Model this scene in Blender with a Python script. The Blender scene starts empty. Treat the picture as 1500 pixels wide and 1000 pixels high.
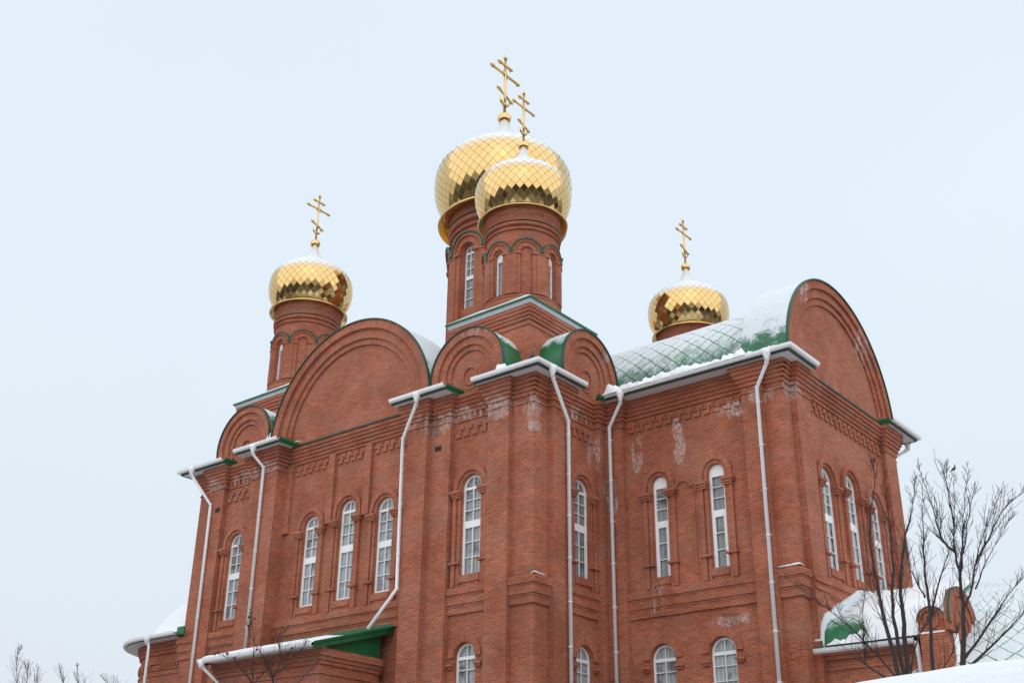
import bpy, bmesh, math, random
from math import sin, cos, pi, radians, sqrt, atan2, hypot
from mathutils import Vector, Matrix, noise
from mathutils.geometry import tessellate_polygon
random.seed(7)
SC = bpy.context.scene
COL = SC.collection

# ------------------------------------------------------------------ camera
cam = bpy.data.cameras.new('camera'); camo = bpy.data.objects.new('camera', cam); COL.objects.link(camo)
_r = Vector((0.77710557, 0.62925816, 0.01187882)); _u = Vector((0.25859568, -0.33644765, 0.90550055)); _f = Vector((-0.57379021, 0.70059771, 0.42417878))
camo.matrix_world = Matrix(((_r.x, _u.x, -_f.x, 25.1397), (_r.y, _u.y, -_f.y, -32.0598), (_r.z, _u.z, -_f.z, -10.444), (0, 0, 0, 1)))
cam.sensor_width = 36.0; cam.lens = 1699.94 / 1500 * 36; cam.clip_end = 3000; cam.clip_start = .1
SC.camera = camo
# ------------------------------------------------------------------ world, sun, exposure
SUN_EL, SUN_AZ = radians(38), radians(-52)          # towards the sun: behind the camera, high
w = bpy.data.worlds.new('World'); SC.world = w; w.use_nodes = True
nt = w.node_tree; nt.nodes.clear()
sky = nt.nodes.new('ShaderNodeTexSky'); sky.sky_type = 'NISHITA'; sky.sun_disc = False
sky.sun_elevation = SUN_EL; sky.sun_rotation = pi / 2 - SUN_AZ; sky.dust_density = 4; sky.air_density = 1.2
hs = nt.nodes.new('ShaderNodeHueSaturation'); hs.inputs['Saturation'].default_value = .35
cloud = nt.nodes.new('ShaderNodeTexNoise'); cloud.inputs['Scale'].default_value = 1.6; cloud.inputs['Detail'].default_value = 3
tc = nt.nodes.new('ShaderNodeTexCoord'); nt.links.new(tc.outputs['Generated'], cloud.inputs['Vector'])
cr = nt.nodes.new('ShaderNodeValToRGB'); nt.links.new(cloud.outputs['Fac'], cr.inputs['Fac'])
cr.color_ramp.elements[0].position = .3; cr.color_ramp.elements[0].color = (7.85, 8.92, 9.92, 1)
cr.color_ramp.elements[1].position = .75; cr.color_ramp.elements[1].color = (8.35, 9.4, 10.35, 1)
mx = nt.nodes.new('ShaderNodeMix'); mx.data_type = 'RGBA'; mx.inputs[0].default_value = .92
bg = nt.nodes.new('ShaderNodeBackground'); bg.inputs['Strength'].default_value = .0885
wo = nt.nodes.new('ShaderNodeOutputWorld')
sz = nt.nodes.new('ShaderNodeSeparateXYZ'); nt.links.new(tc.outputs['Generated'], sz.inputs[0])
mr = nt.nodes.new('ShaderNodeMapRange'); mr.inputs['From Min'].default_value = .05; mr.inputs['From Max'].default_value = .5; nt.links.new(sz.outputs['Z'], mr.inputs['Value'])
low = nt.nodes.new('ShaderNodeMix'); low.data_type = 'RGBA'; low.inputs[6].default_value = (7.55, 8.2, 8.95, 1); nt.links.new(mr.outputs[0], low.inputs[0]); nt.links.new(cr.outputs[0], low.inputs[7])
nt.links.new(sky.outputs[0], hs.inputs['Color']); nt.links.new(hs.outputs[0], mx.inputs[6]); nt.links.new(low.outputs[2], mx.inputs[7])
nt.links.new(mx.outputs[2], bg.inputs['Color']); nt.links.new(bg.outputs[0], wo.inputs['Surface'])
sl = bpy.data.lights.new('sun', 'SUN'); sl.energy = 1.5; sl.angle = radians(160); sl.color = (1, .95, .9)
so = bpy.data.objects.new('sun', sl); COL.objects.link(so)
so.rotation_euler = Vector((cos(SUN_EL) * cos(SUN_AZ), cos(SUN_EL) * sin(SUN_AZ), sin(SUN_EL))).to_track_quat('Z', 'Y').to_euler()
SC.view_settings.view_transform = 'Standard'; SC.view_settings.look = 'None'; SC.view_settings.exposure = 0.2; SC.view_settings.gamma = 1

# ------------------------------------------------------------------ materials
def mat(name, rough=.6, metal=0., col=(.5, .5, .5), spec=.5):
    m = bpy.data.materials.new(name); m.use_nodes = True
    b = m.node_tree.nodes['Principled BSDF']
    b.inputs['Base Color'].default_value = (*col, 1); b.inputs['Roughness'].default_value = rough; b.inputs['Metallic'].default_value = metal
    b.inputs['Specular IOR Level'].default_value = spec
    return m, m.node_tree, b
def N(nt, t, **kw):
    n = nt.nodes.new('ShaderNode' + t)
    for k, v in kw.items():
        if k[0] == '_': setattr(n, k[1:], v)
        else: n.inputs[k.replace('_', ' ')].default_value = v
    return n
def L(nt, a, b): nt.links.new(a, b)
def math_(nt, op, a, b=None, c=None):
    n = nt.nodes.new('ShaderNodeMath'); n.operation = op
    for i, v in enumerate((a, b, c)):
        if v is None: continue
        if isinstance(v, (int, float)): n.inputs[i].default_value = v
        else: nt.links.new(v, n.inputs[i])
    return n.outputs[0]
def mixc(nt, fac, a, b, mode='MIX'):
    n = nt.nodes.new('ShaderNodeMix'); n.data_type = 'RGBA'; n.blend_type = mode
    for i, v in ((0, fac), (6, a), (7, b)):
        if isinstance(v, (int, float)): n.inputs[i].default_value = v
        elif isinstance(v, tuple): n.inputs[i].default_value = (*v, 1)
        else: nt.links.new(v, n.inputs[i])
    return n.outputs[2]
def smooth(nt, v, lo, hi):
    n = nt.nodes.new('ShaderNodeMapRange'); n.interpolation_type = 'SMOOTHSTEP'
    nt.links.new(v, n.inputs['Value']); n.inputs['From Min'].default_value = lo; n.inputs['From Max'].default_value = hi
    return n.outputs[0]
def noise_(nt, vec, scale, detail=3, rough=.55, stretch=None):
    n = N(nt, 'TexNoise', Scale=scale, Detail=detail, Roughness=rough)
    if stretch:
        mp = nt.nodes.new('ShaderNodeMapping'); mp.inputs['Scale'].default_value = stretch; nt.links.new(vec, mp.inputs['Vector']); vec = mp.outputs[0]
    nt.links.new(vec, n.inputs['Vector']); return n.outputs['Fac']

def brick_mat(name, c1, c2, mortar, stain=1.0):
    m, nt, b = mat(name, .88, 0, (.4, .1, .06), .25)
    uv = nt.nodes.new('ShaderNodeUVMap'); geo = nt.nodes.new('ShaderNodeNewGeometry')
    br = N(nt, 'TexBrick', Scale=1.0, Mortar_Size=.0105, Mortar_Smooth=.45, Bias=0.0, Brick_Width=.262, Row_Height=.0775, Color1=(*c1, 1), Color2=(*c2, 1), Mortar=(*mortar, 1))
    br.offset = .5; L(nt, uv.outputs[0], br.inputs['Vector'])
    pos = geo.outputs['Position']
    big = noise_(nt, pos, .55, 4, .6); mid = noise_(nt, pos, 3.2, 4, .65, (1, 1, 1.4))
    # individual over-burnt and pale bricks: cell noise on the brick grid
    su = nt.nodes.new('ShaderNodeSeparateXYZ'); L(nt, uv.outputs[0], su.inputs[0])
    row = math_(nt, 'FLOOR', math_(nt, 'DIVIDE', su.outputs['Y'], .0775))
    colm = math_(nt, 'FLOOR', math_(nt, 'ADD', math_(nt, 'DIVIDE', su.outputs['X'], .262), math_(nt, 'MULTIPLY', math_(nt, 'FLOORED_MODULO', row, 2.0), .5)))
    cb = nt.nodes.new('ShaderNodeCombineXYZ'); L(nt, colm, cb.inputs[0]); L(nt, row, cb.inputs[1])
    wn = nt.nodes.new('ShaderNodeTexWhiteNoise'); L(nt, cb.outputs[0], wn.inputs['Vector'])
    c = mixc(nt, math_(nt, 'MULTIPLY', math_(nt, 'MULTIPLY', math_(nt, 'SUBTRACT', 1.0, br.outputs['Fac']), smooth(nt, wn.outputs['Value'], .76, .97)), .42), br.outputs['Color'], tuple(v * .52 for v in c2))
    c = mixc(nt, math_(nt, 'MULTIPLY', math_(nt, 'SUBTRACT', 1.0, br.outputs['Fac']), math_(nt, 'MULTIPLY', math_(nt, 'SUBTRACT', 1.0, smooth(nt, wn.outputs['Value'], .03, .2)), .55)), c, tuple(min(1, v * 1.35) for v in c1))
    c = mixc(nt, math_(nt, 'MULTIPLY', smooth(nt, noise_(nt, pos, .75, 5, .62, (1, 1, 1.5)), .44, .68), .40), c, (.35, .205, .155))
    c = mixc(nt, smooth(nt, big, .35, .7), c, mixc(nt, 1.0, c, (.82, .72, .66), 'MULTIPLY'))
    c = mixc(nt, math_(nt, 'MULTIPLY', smooth(nt, mid, .58, .85), .38), c, (.27, .20, .17))
    c = mixc(nt, math_(nt, 'MULTIPLY', smooth(nt, noise_(nt, pos, .28, 3, .5), .42, .68), .18), c, (.20, .062, .042))
    if stain:
        # lime bloom where gutters have leaked: a few named places, each with its own reach, whitening brick by brick
        tot = None
        for (px, py, pz, sx, sz, amt) in LEAKS:
            sb = N(nt, 'VectorMath', _operation='SUBTRACT'); L(nt, pos, sb.inputs[0]); sb.inputs[1].default_value = (px, py, pz)
            sc_ = N(nt, 'VectorMath', _operation='MULTIPLY'); L(nt, sb.outputs[0], sc_.inputs[0]); sc_.inputs[1].default_value = (1 / sx, 1 / sx, 1 / sz)
            ln = N(nt, 'VectorMath', _operation='LENGTH'); L(nt, sc_.outputs[0], ln.inputs[0])
            v = math_(nt, 'MULTIPLY', math_(nt, 'SUBTRACT', 1.0, smooth(nt, ln.outputs['Value'], .15, 1.0)), amt)
            tot = v if tot is None else math_(nt, 'MAXIMUM', tot, v)
        e = noise_(nt, pos, 2.2, 5, .68, (1.2, 1.2, .5)); e2 = noise_(nt, pos, 11, 3, .7)
        f = smooth(nt, math_(nt, 'ADD', e, math_(nt, 'MULTIPLY', tot, .28)), .57, .72)
        f = math_(nt, 'MULTIPLY', f, math_(nt, 'MULTIPLY', smooth(nt, tot, .02, .25), smooth(nt, e2, .32, .62)))
        f = math_(nt, 'MULTIPLY', f, math_(nt, 'ADD', .35, math_(nt, 'MULTIPLY', wn.outputs['Value'], .65)))
        c = mixc(nt, math_(nt, 'MULTIPLY', f, .86), c, (.68, .60, .57))
        # damp darkening streaks below the eaves
        dk = math_(nt, 'MULTIPLY', smooth(nt, noise_(nt, pos, 1.1, 4, .6, (1, 1, .18)), .52, .70), smooth(nt, tot, .0, .5))
        c = mixc(nt, math_(nt, 'MULTIPLY', dk, .5), c, (.15, .05, .036))
    L(nt, c, b.inputs['Base Color'])
    bp = N(nt, 'Bump', Strength=.5, Distance=.012); bp.invert = True; L(nt, br.outputs['Fac'], bp.inputs['Height']); L(nt, bp.outputs[0], b.inputs['Normal'])
    return m
LEAKS = [(.15, -.15, 6.0, 1.0, 1.0, 1.0), (.1, -.1, 5.25, .9, .45, .9), (-1.6, -.25, 6.2, 1.2, .75, .9), (-3.3, 0, 6.4, 1.4, .5, .8), (-4.6, -.35, 6.15, 1.0, .7, .9), (-5.6, -.5, 6.3, .9, .6, .7), (-16.3, -.2, 6.5, 2.2, .5, .8), (-19, -.2, 6.5, 1.3, .6, .8), (-14.6, -.5, 6.4, .8, .5, .6),
         (3.45, 4.6, 5.2, .42, 1.5, 1.0), (5.9, 4.6, 5.85, .95, .45, 1.0), (1.6, 4.6, 5.0, .5, 1.7, .6), (.5, 4.3, 3.3, .45, 1.5, .9), (.2, 3.6, 5.2, .5, 1.3, .9), (.25, 2.6, 6.4, 1.2, .5, .7), (7.1, 4.3, 6.0, .9, .5, .8), (8.1, 5.0, 6.2, .8, .6, .9), (8.2, 9.0, 7.6, 3.5, .35, .6), (8.2, 6.5, 11.2, 2.2, .8, .7), (8.2, 12.6, 10.6, 1.4, 1.2, .6),
         (5.2, 4.6, -1.9, 1.3, .35, .9), (2.4, 4.6, -.9, 1.0, 1.0, .45), (-2.9, -.25, 9.8, 1.2, .4, .5), (.3, 4.6, 9.6, .8, .5, .6)]
BRICK = brick_mat('red_brick', (.545, .140, .060), (.40, .097, .046), (.41, .30, .245))
BRICKD = brick_mat('drum_brick', (.52, .132, .056), (.39, .095, .044), (.35, .25, .20), .0)

def plain0(name, c):
    m, nt, b = mat(name, .45, 0, c); return m
def green_mat(name, shingles=False, snow=0.0):
    m, nt, b = mat(name, .38, 0, (.006, .13, .045))
    geo = nt.nodes.new('ShaderNodeNewGeometry'); pos = geo.outputs['Position']
    c = mixc(nt, smooth(nt, noise_(nt, pos, 1.3), .3, .7), (.006, .115, .043), (.012, .165, .062))
    rough = .38
    if snow:
        sep = nt.nodes.new('ShaderNodeSeparateXYZ'); L(nt, geo.outputs['Normal'], sep.inputs[0])
        nz = sep.outputs['Z']
        n1 = noise_(nt, pos, 1.6, 6, .68); n2 = noise_(nt, pos, 7, 4, .7)
        v = math_(nt, 'ADD', math_(nt, 'MULTIPLY', nz, 1.05), math_(nt, 'ADD', math_(nt, 'MULTIPLY', n1, .75), math_(nt, 'MULTIPLY', n2, .35)))
        line = None
        if shingles:
            uv = nt.nodes.new('ShaderNodeUVMap'); sp = nt.nodes.new('ShaderNodeSeparateXYZ'); L(nt, uv.outputs[0], sp.inputs[0])
            wob = math_(nt, 'MULTIPLY', math_(nt, 'SUBTRACT', noise_(nt, pos, 2.4, 4, .6), .5), .30)
            a = math_(nt, 'FRACT', math_(nt, 'ADD', math_(nt, 'ADD', sp.outputs['X'], sp.outputs['Y']), wob))
            d = math_(nt, 'FRACT', math_(nt, 'ADD', math_(nt, 'SUBTRACT', sp.outputs['X'], sp.outputs['Y']), wob))
            la = math_(nt, 'MINIMUM', a, d)
            line = math_(nt, 'SUBTRACT', 1.0, smooth(nt, la, .02, .10))
            fade = smooth(nt, noise_(nt, pos, 1.5, 5, .65), .24, .52)
            v = math_(nt, 'SUBTRACT', v, math_(nt, 'MULTIPLY', math_(nt, 'MULTIPLY', line, fade), .62))
        s = smooth(nt, v, snow, snow + (.42 if shingles else .2))
        c = mixc(nt, math_(nt, 'MULTIPLY', s, .97), c, mixc(nt, n2, (.60, .66, .70), (.84, .88, .92)))
        L(nt, math_(nt, 'ADD', .38, math_(nt, 'MULTIPLY', s, .5)), b.inputs['Roughness'])
        bp = N(nt, 'Bump', Strength=.6, Distance=.03); L(nt, math_(nt, 'ADD', s, math_(nt, 'MULTIPLY', n2, .4)), bp.inputs['Height']); L(nt, bp.outputs[0], b.inputs['Normal'])
    L(nt, c, b.inputs['Base Color'])
    return m
GREEN = green_mat('green_metal')
GSNOW = green_mat('snow_dusted_green_metal', False, 1.04)
GSNOW2 = green_mat('snow_covered_green_metal', False, .72)
GSHIN = green_mat('snow_dusted_green_shingles', True, .72)
GSHIN2 = green_mat('bare_green_shingles', True, 1.12)
FROST = green_mat('frosted_green_metal', False, .46)
TRIM = plain0('dark_green_trim', (.008, .062, .03))

def snow_mat():
    m, nt, b = mat('snow', .7, 0, (.86, .89, .93), .3)
    geo = nt.nodes.new('ShaderNodeNewGeometry')
    n = noise_(nt, geo.outputs['Position'], 5, 5, .65)
    L(nt, mixc(nt, n, (.83, .86, .90), (.92, .94, .96)), b.inputs['Base Color'])
    bp = N(nt, 'Bump', Strength=.35, Distance=.06); L(nt, n, bp.inputs['Height']); L(nt, bp.outputs[0], b.inputs['Normal'])
    return m
SNOW = snow_mat()
def plain(name, c, rough=.5, metal=0., var=.12, scale=2.5):
    m, nt, b = mat(name, rough, metal, c)
    geo = nt.nodes.new('ShaderNodeNewGeometry')
    n = noise_(nt, geo.outputs['Position'], scale, 4, .6)
    L(nt, mixc(nt, n, tuple(v * (1 - var) for v in c), tuple(min(1, v * (1 + var)) for v in c)), b.inputs['Base Color'])
    return m
PVC = plain('white_plastic', (.93, .935, .94), .35, 0, .03)
PIPE = plain('white_painted_steel', (.88, .885, .90), .32, 0, .05)
SOFFIT = plain('white_soffit', (.74, .75, .77), .6, 0, .05)
FASCIA_SHADE = plain('shaded_white_fascia', (.52, .53, .57), .6, 0, .05)  # white tower fascia, its colour greyed to stand for shade
DARKM = plain('dark_drip_edge', (.02, .05, .035), .5)
VENTM = plain('vent_dark', (.03, .022, .02), .9)
BARK = plain('bark', (.046, .031, .029), .85, 0, .3, 9)
BERRY = plain('dried_berries', (.16, .025, .02), .6)
FEATH = plain('dark_feathers', (.05, .05, .055), .7, 0, .3, 20)
WOODS = plain('winter_woods', (.075, .062, .052), .9, 0, .4, .12)

def glass_mat():
    m, nt, b = mat('window_glass', .06, 0, (.2, .2, .2), .6)
    uv = nt.nodes.new('ShaderNodeUVMap'); oi = nt.nodes.new('ShaderNodeObjectInfo')
    sp = nt.nodes.new('ShaderNodeSeparateXYZ'); L(nt, uv.outputs[0], sp.inputs[0])
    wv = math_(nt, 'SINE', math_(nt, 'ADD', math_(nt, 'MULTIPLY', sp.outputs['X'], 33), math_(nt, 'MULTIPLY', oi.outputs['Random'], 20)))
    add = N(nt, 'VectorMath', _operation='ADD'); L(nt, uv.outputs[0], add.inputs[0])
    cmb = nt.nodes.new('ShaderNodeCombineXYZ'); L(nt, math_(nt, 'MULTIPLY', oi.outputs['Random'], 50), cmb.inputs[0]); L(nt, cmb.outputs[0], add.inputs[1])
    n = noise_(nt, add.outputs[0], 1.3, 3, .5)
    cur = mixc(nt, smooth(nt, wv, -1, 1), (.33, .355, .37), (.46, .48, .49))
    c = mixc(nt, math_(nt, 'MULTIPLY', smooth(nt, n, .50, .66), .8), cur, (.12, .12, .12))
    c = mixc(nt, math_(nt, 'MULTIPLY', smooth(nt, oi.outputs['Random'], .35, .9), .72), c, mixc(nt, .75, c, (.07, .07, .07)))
    L(nt, c, b.inputs['Base Color'])
    wob = N(nt, 'Bump', Strength=.08, Distance=.05); L(nt, noise_(nt, add.outputs[0], 2.2, 1), wob.inputs['Height']); L(nt, wob.outputs[0], b.inputs['Normal'])
    return m
GLASS = glass_mat()

def gold_mat(name, tiles, snowline=None):
    m, nt, b = mat(name, .1, 1.0, (.86, .60, .20))
    geo = nt.nodes.new('ShaderNodeNewGeometry'); pos = geo.outputs['Position']
    c = mixc(nt, noise_(nt, pos, 1.1, 3), (.71, .47, .19), (.79, .55, .245))
    if tiles:
        uv = nt.nodes.new('ShaderNodeUVMap'); sp = nt.nodes.new('ShaderNodeSeparateXYZ'); L(nt, uv.outputs[0], sp.inputs[0])
        e = math_(nt, 'MINIMUM', math_(nt, 'MINIMUM', sp.outputs['X'], sp.outputs['Y']), math_(nt, 'MINIMUM', math_(nt, 'SUBTRACT', 1.0, sp.outputs['X']), math_(nt, 'SUBTRACT', 1.0, sp.outputs['Y'])))
        seam = math_(nt, 'SUBTRACT', 1.0, smooth(nt, e, .018, .05))
        c = mixc(nt, math_(nt, 'MULTIPLY', seam, .66), c, (.17, .10, .05))
        sep = nt.nodes.new('ShaderNodeSeparateXYZ'); L(nt, geo.outputs['Normal'], sep.inputs[0])
        at = N(nt, 'Attribute', _attribute_name='cap')
        sv = math_(nt, 'ADD', at.outputs['Fac'], math_(nt, 'MULTIPLY', math_(nt, 'SUBTRACT', noise_(nt, pos, 2.3, 5, .7), .5), .35))
        s = math_(nt, 'MULTIPLY', smooth(nt, sv, .47, .63), math_(nt, 'SUBTRACT', 1.0, math_(nt, 'MULTIPLY', seam, .55)))
        c = mixc(nt, s, c, (.80, .83, .87)); c = mixc(nt, math_(nt, 'MULTIPLY', smooth(nt, sv, .0, .5), .2), c, (.8, .8, .78))
        veil = math_(nt, 'MULTIPLY', smooth(nt, sv, .0, .5), .22)
        s = math_(nt, 'MAXIMUM', s, veil)
        L(nt, math_(nt, 'SUBTRACT', 1.0, s), b.inputs['Metallic']); L(nt, math_(nt, 'ADD', .1, math_(nt, 'ADD', math_(nt, 'MULTIPLY', s, .6), math_(nt, 'MULTIPLY', seam, .3))), b.inputs['Roughness'])
    L(nt, c, b.inputs['Base Color'])
    return m
GOLD = gold_mat('polished_gold', False); GTILE = gold_mat('gilded_tiles', True)

# ------------------------------------------------------------------ mesh builder
class MB:
    def __init__(s): s.v = []; s.f = []; s.uv = []; s.mi = []; s.sm = []; s.attr = []
    def poly(s, pts, uv=None, mi=0, smooth=False, attr=0.):
        i = len(s.v); s.v += [tuple(p) for p in pts]; s.f.append(tuple(range(i, i + len(pts))))
        s.uv.append(uv); s.mi.append(mi); s.sm.append(smooth); s.attr.append(attr)
    def box(s, x0, x1, y0, y1, z0, z1, mi=0):
        s.prism([(x0, y0), (x1, y0), (x1, y1), (x0, y1)], z0, z1, mi)
    def prism(s, pl, z0, z1, mi=0, cap=True):
        a = sum(pl[i][0] * pl[(i + 1) % len(pl)][1] - pl[(i + 1) % len(pl)][0] * pl[i][1] for i in range(len(pl)))
        if a < 0: pl = pl[::-1]
        n = len(pl)
        for i in range(n):
            p, q = pl[i], pl[(i + 1) % n]
            s.poly([(*p, z0), (*q, z0), (*q, z1), (*p, z1)], mi=mi)
        if cap:
            s.poly([(*p, z1) for p in pl], mi=mi); s.poly([(*p, z0) for p in reversed(pl)], mi=mi)
    def grid(s, rows, uvs=None, mi=0, smooth=True, close=False):
        for j in range(len(rows) - 1):
            n = len(rows[j])
            for i in range(n if close else n - 1):
                k = (i + 1) % n
                u = None
                if uvs: u = [uvs[j][i], uvs[j][i + 1], uvs[j + 1][i + 1], uvs[j + 1][i]]
                s.poly([rows[j][i], rows[j][k], rows[j + 1][k], rows[j + 1][i]], u, mi, smooth)
    def tube(s, pts, rad, n=8, mi=0, caps=True):
        pts = [Vector(p) for p in pts]
        if not isinstance(rad, (list, tuple)): rad = [rad] * len(pts)
        rows = []; up = None
        for i, p in enumerate(pts):
            t = (pts[min(i + 1, len(pts) - 1)] - pts[max(i - 1, 0)]).normalized()
            if up is None: up = Vector((0, 0, 1)) if abs(t.z) < .9 else Vector((1, 0, 0))
            a = t.cross(up).normalized(); bb = a.cross(t).normalized(); up = bb
            rows.append([p + (a * cos(2 * pi * k / n) + bb * sin(2 * pi * k / n)) * rad[i] for k in range(n)])
        s.grid(rows, None, mi, n > 4, True)
        if caps: s.poly(list(reversed(rows[0])), mi=mi); s.poly(rows[-1], mi=mi)
    def sweep(s, path, prof, mi=0, close_prof=True):
        # path: list of plan points (x,y); prof: (outward,z); outward = right of travel
        n = len(path); rows = []
        for i in range(n):
            p = Vector(path[i])
            d0 = (Vector(path[i]) - Vector(path[i - 1])).normalized() if i > 0 else None
            d1 = (Vector(path[i + 1]) - Vector(path[i])).normalized() if i < n - 1 else None
            n0 = Vector((d0.y, -d0.x)) if d0 else None; n1 = Vector((d1.y, -d1.x)) if d1 else None
            if n0 is None: o = n1
            elif n1 is None: o = n0
            else: o = (n0 + n1) / (1 + n0.dot(n1))
            rows.append([(p.x + o.x * a, p.y + o.y * a, z) for a, z in prof])
        s.grid(rows, None, mi, False, close_prof)
        if close_prof: s.poly(rows[0], mi=mi); s.poly(rows[-1][::-1], mi=mi)
    def lathe(s, prof, n=48, c=(0, 0), mi=0, smooth=True, uvR=None):
        rows = [[(c[0] + r * cos(2 * pi * k / n), c[1] + r * sin(2 * pi * k / n), z) for k in range(n + 1)] for r, z in prof]
        uvs = None
        if uvR: 
            acc = prof[0][1]; zz = [acc]
            for (r0, z0), (r1, z1) in zip(prof, prof[1:]): acc += hypot(r1 - r0, z1 - z0); zz.append(acc)
            uvs = [[(uvR * 2 * pi * k / n, zz[j]) for k in range(n + 1)] for j in range(len(prof))]
        s.grid(rows, uvs, mi, smooth)
    def build(s, name, mats, parent=None, weld=False):
        me = bpy.data.meshes.new(name); me.from_pydata(s.v, [], s.f); 
        if not isinstance(mats, (list, tuple)): mats = [mats]
        for m in mats: me.materials.append(m)
        ul = me.uv_layers.new(name='UVMap'); k = 0
        buf = [0.0] * (2 * len(me.loops))
        for p in me.polygons:
            p.material_index = s.mi[p.index]; p.use_smooth = s.sm[p.index]
            u = s.uv[p.index]; nx, ny, nz = (abs(c) for c in p.normal)
            for j, li in enumerate(p.loop_indices):
                if u: a, b = u[j]
                else:
                    co = s.v[me.loops[li].vertex_index]
                    if nz > .8: a, b = co[0], co[1]
                    elif nx > ny: a, b = co[1], co[2]
                    else: a, b = co[0], co[2]
                buf[2 * li] = a; buf[2 * li + 1] = b
        ul.data.foreach_set('uv', buf)
        if any(s.attr):
            at = me.attributes.new('cap', 'FLOAT', 'FACE'); at.data.foreach_set('value', s.attr)
        if weld or any(s.sm):
            bm = bmesh.new(); bm.from_mesh(me); bmesh.ops.remove_doubles(bm, verts=bm.verts, dist=1e-4); bm.to_mesh(me); bm.free()
        o = bpy.data.objects.new(name, me); COL.objects.link(o)
        if parent: o.parent = parent
        return o
def tag(o, label=None, cat=None, group=None, kind=None):
    for k, v in (('label', label), ('category', cat), ('group', group), ('kind', kind)):
        if v: o[k] = v
    return o
def empty(name, loc=(0, 0, 0)):
    o = bpy.data.objects.new(name, None); o.location = loc; COL.objects.link(o); return o

# ------------------------------------------------------------------ facade frames: (s along the wall, z up, d out of the wall)
class Flat:
    def __init__(f, o, sd, nd): f.o = Vector(o); f.s = Vector(sd); f.n = Vector(nd); f.curved = False
    def P(f, s, z, d=0.): q = f.o + f.s * s + f.n * d; return (q.x, q.y, q.z + z)
    def flip(f): return f.s.cross(Vector((0, 0, 1))).dot(f.n) < 0
class Cyl:
    def __init__(f, R): f.R = R; f.curved = True
    def P(f, s, z, d=0.): a = s / f.R; r = f.R + d; return (r * cos(a), r * sin(a), z)
    def flip(f): return False
def fquad(B, F, pts, mi=0, uv=True):
    P = [F.P(*p) for p in pts]
    B.poly(P, [(p[0] + (0 if uv else p[2]), p[1]) for p in pts] if uv else None, mi)
def ex_strip(B, F, outline, d0, d1, closed=True, front=True, mi=0, sides=True):
    """extrude a 2D outline (s,z) from depth d0 to d1; front face fan via tessellation"""
    n = len(outline)
    a = sum(outline[i][0] * outline[(i + 1) % n][1] - outline[(i + 1) % n][0] * outline[i][1] for i in range(n))
    if a < 0: outline = outline[::-1]
    if sides:
        for i in range(n):
            p, q = outline[i], outline[(i + 1) % n]
            dz, ds = q[1] - p[1], q[0] - p[0]
            if abs(ds) > abs(dz): uv = [(p[0], d0), (q[0], d0), (q[0], d1), (p[0], d1)]
            else: uv = [(d0, p[1]), (d0, q[1]), (d1, q[1]), (d1, p[1])]
            B.poly([F.P(*p, d0), F.P(*q, d0), F.P(*q, d1), F.P(*p, d1)], uv, mi)
    if front:
        tri = tessellate_polygon([[Vector((p[0], p[1], 0)) for p in outline]])
        for t in tri:
            B.poly([F.P(*outline[i], d1) for i in t], [outline[i] for i in t], mi)
def fbox(B, F, s0, s1, z0, z1, d0, d1, mi=0, n=None, e0=True, e1=True):
    n = n or (max(1, int(abs(s1 - s0) / .18)) if F.curved else 1)
    ss = [s0 + (s1 - s0) * i / n for i in range(n + 1)]
    for a, b in zip(ss, ss[1:]):
        B.poly([F.P(a, z0, d1), F.P(b, z0, d1), F.P(b, z1, d1), F.P(a, z1, d1)], [(a, z0), (b, z0), (b, z1), (a, z1)], mi)
        B.poly([F.P(a, z1, d1), F.P(b, z1, d1), F.P(b, z1, d0), F.P(a, z1, d0)], [(a, d1), (b, d1), (b, d0), (a, d0)], mi)
        B.poly([F.P(a, z0, d0), F.P(b, z0, d0), F.P(b, z0, d1), F.P(a, z0, d1)], [(a, d0), (b, d0), (b, d1), (a, d1)], mi)
    for q in ([s0] if e0 else []) + ([s1] if e1 else []):
        B.poly([F.P(q, z0, d0), F.P(q, z0, d1), F.P(q, z1, d1), F.P(q, z1, d0)], [(d0, z0), (d1, z0), (d1, z1), (d0, z1)], mi)
def arc(sc, zc, r, a0=0., a1=pi, n=20): return [(sc + r * cos(a0 + (a1 - a0) * i / n), zc + r * sin(a0 + (a1 - a0) * i / n)) for i in range(n + 1)]
def fring(B, F, sc, zc, r0, r1, d0, d1, a0=0., a1=pi, n=20, mi=0, ends=True):
    A0 = arc(sc, zc, r0, a0, a1, n); A1 = arc(sc, zc, r1, a0, a1, n)
    rm = (r0 + r1) / 2
    for i in range(n):
        t0, t1 = rm * (a1 - a0) * i / n, rm * (a1 - a0) * (i + 1) / n
        # soldier-laid bricks round the arch: courses run along the radius
        B.poly([F.P(*A0[i], d1), F.P(*A1[i], d1), F.P(*A1[i + 1], d1), F.P(*A0[i + 1], d1)], [(0, t0), (r1 - r0, t0), (r1 - r0, t1), (0, t1)], mi)
        B.poly([F.P(*A1[i], d0), F.P(*A1[i + 1], d0), F.P(*A1[i + 1], d1), F.P(*A1[i], d1)], [(0, t0), (0, t1), (d1 - d0, t1), (d1 - d0, t0)], mi)
        B.poly([F.P(*A0[i], d0), F.P(*A0[i], d1), F.P(*A0[i + 1], d1), F.P(*A0[i + 1], d0)], [(0, t0), (d1 - d0, t0), (d1 - d0, t1), (0, t1)], mi)
    if ends:
        for i in (0, n):
            B.poly([F.P(*A0[i], d0), F.P(*A1[i], d0), F.P(*A1[i], d1), F.P(*A0[i], d1)], None, mi)
def arch_outline(s, z0, w, ztop, n=16):
    r = w / 2; zs = ztop - r
    return [(s - r, z0), (s + r, z0)] + arc(s, zs, r, 0, pi, n)

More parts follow.
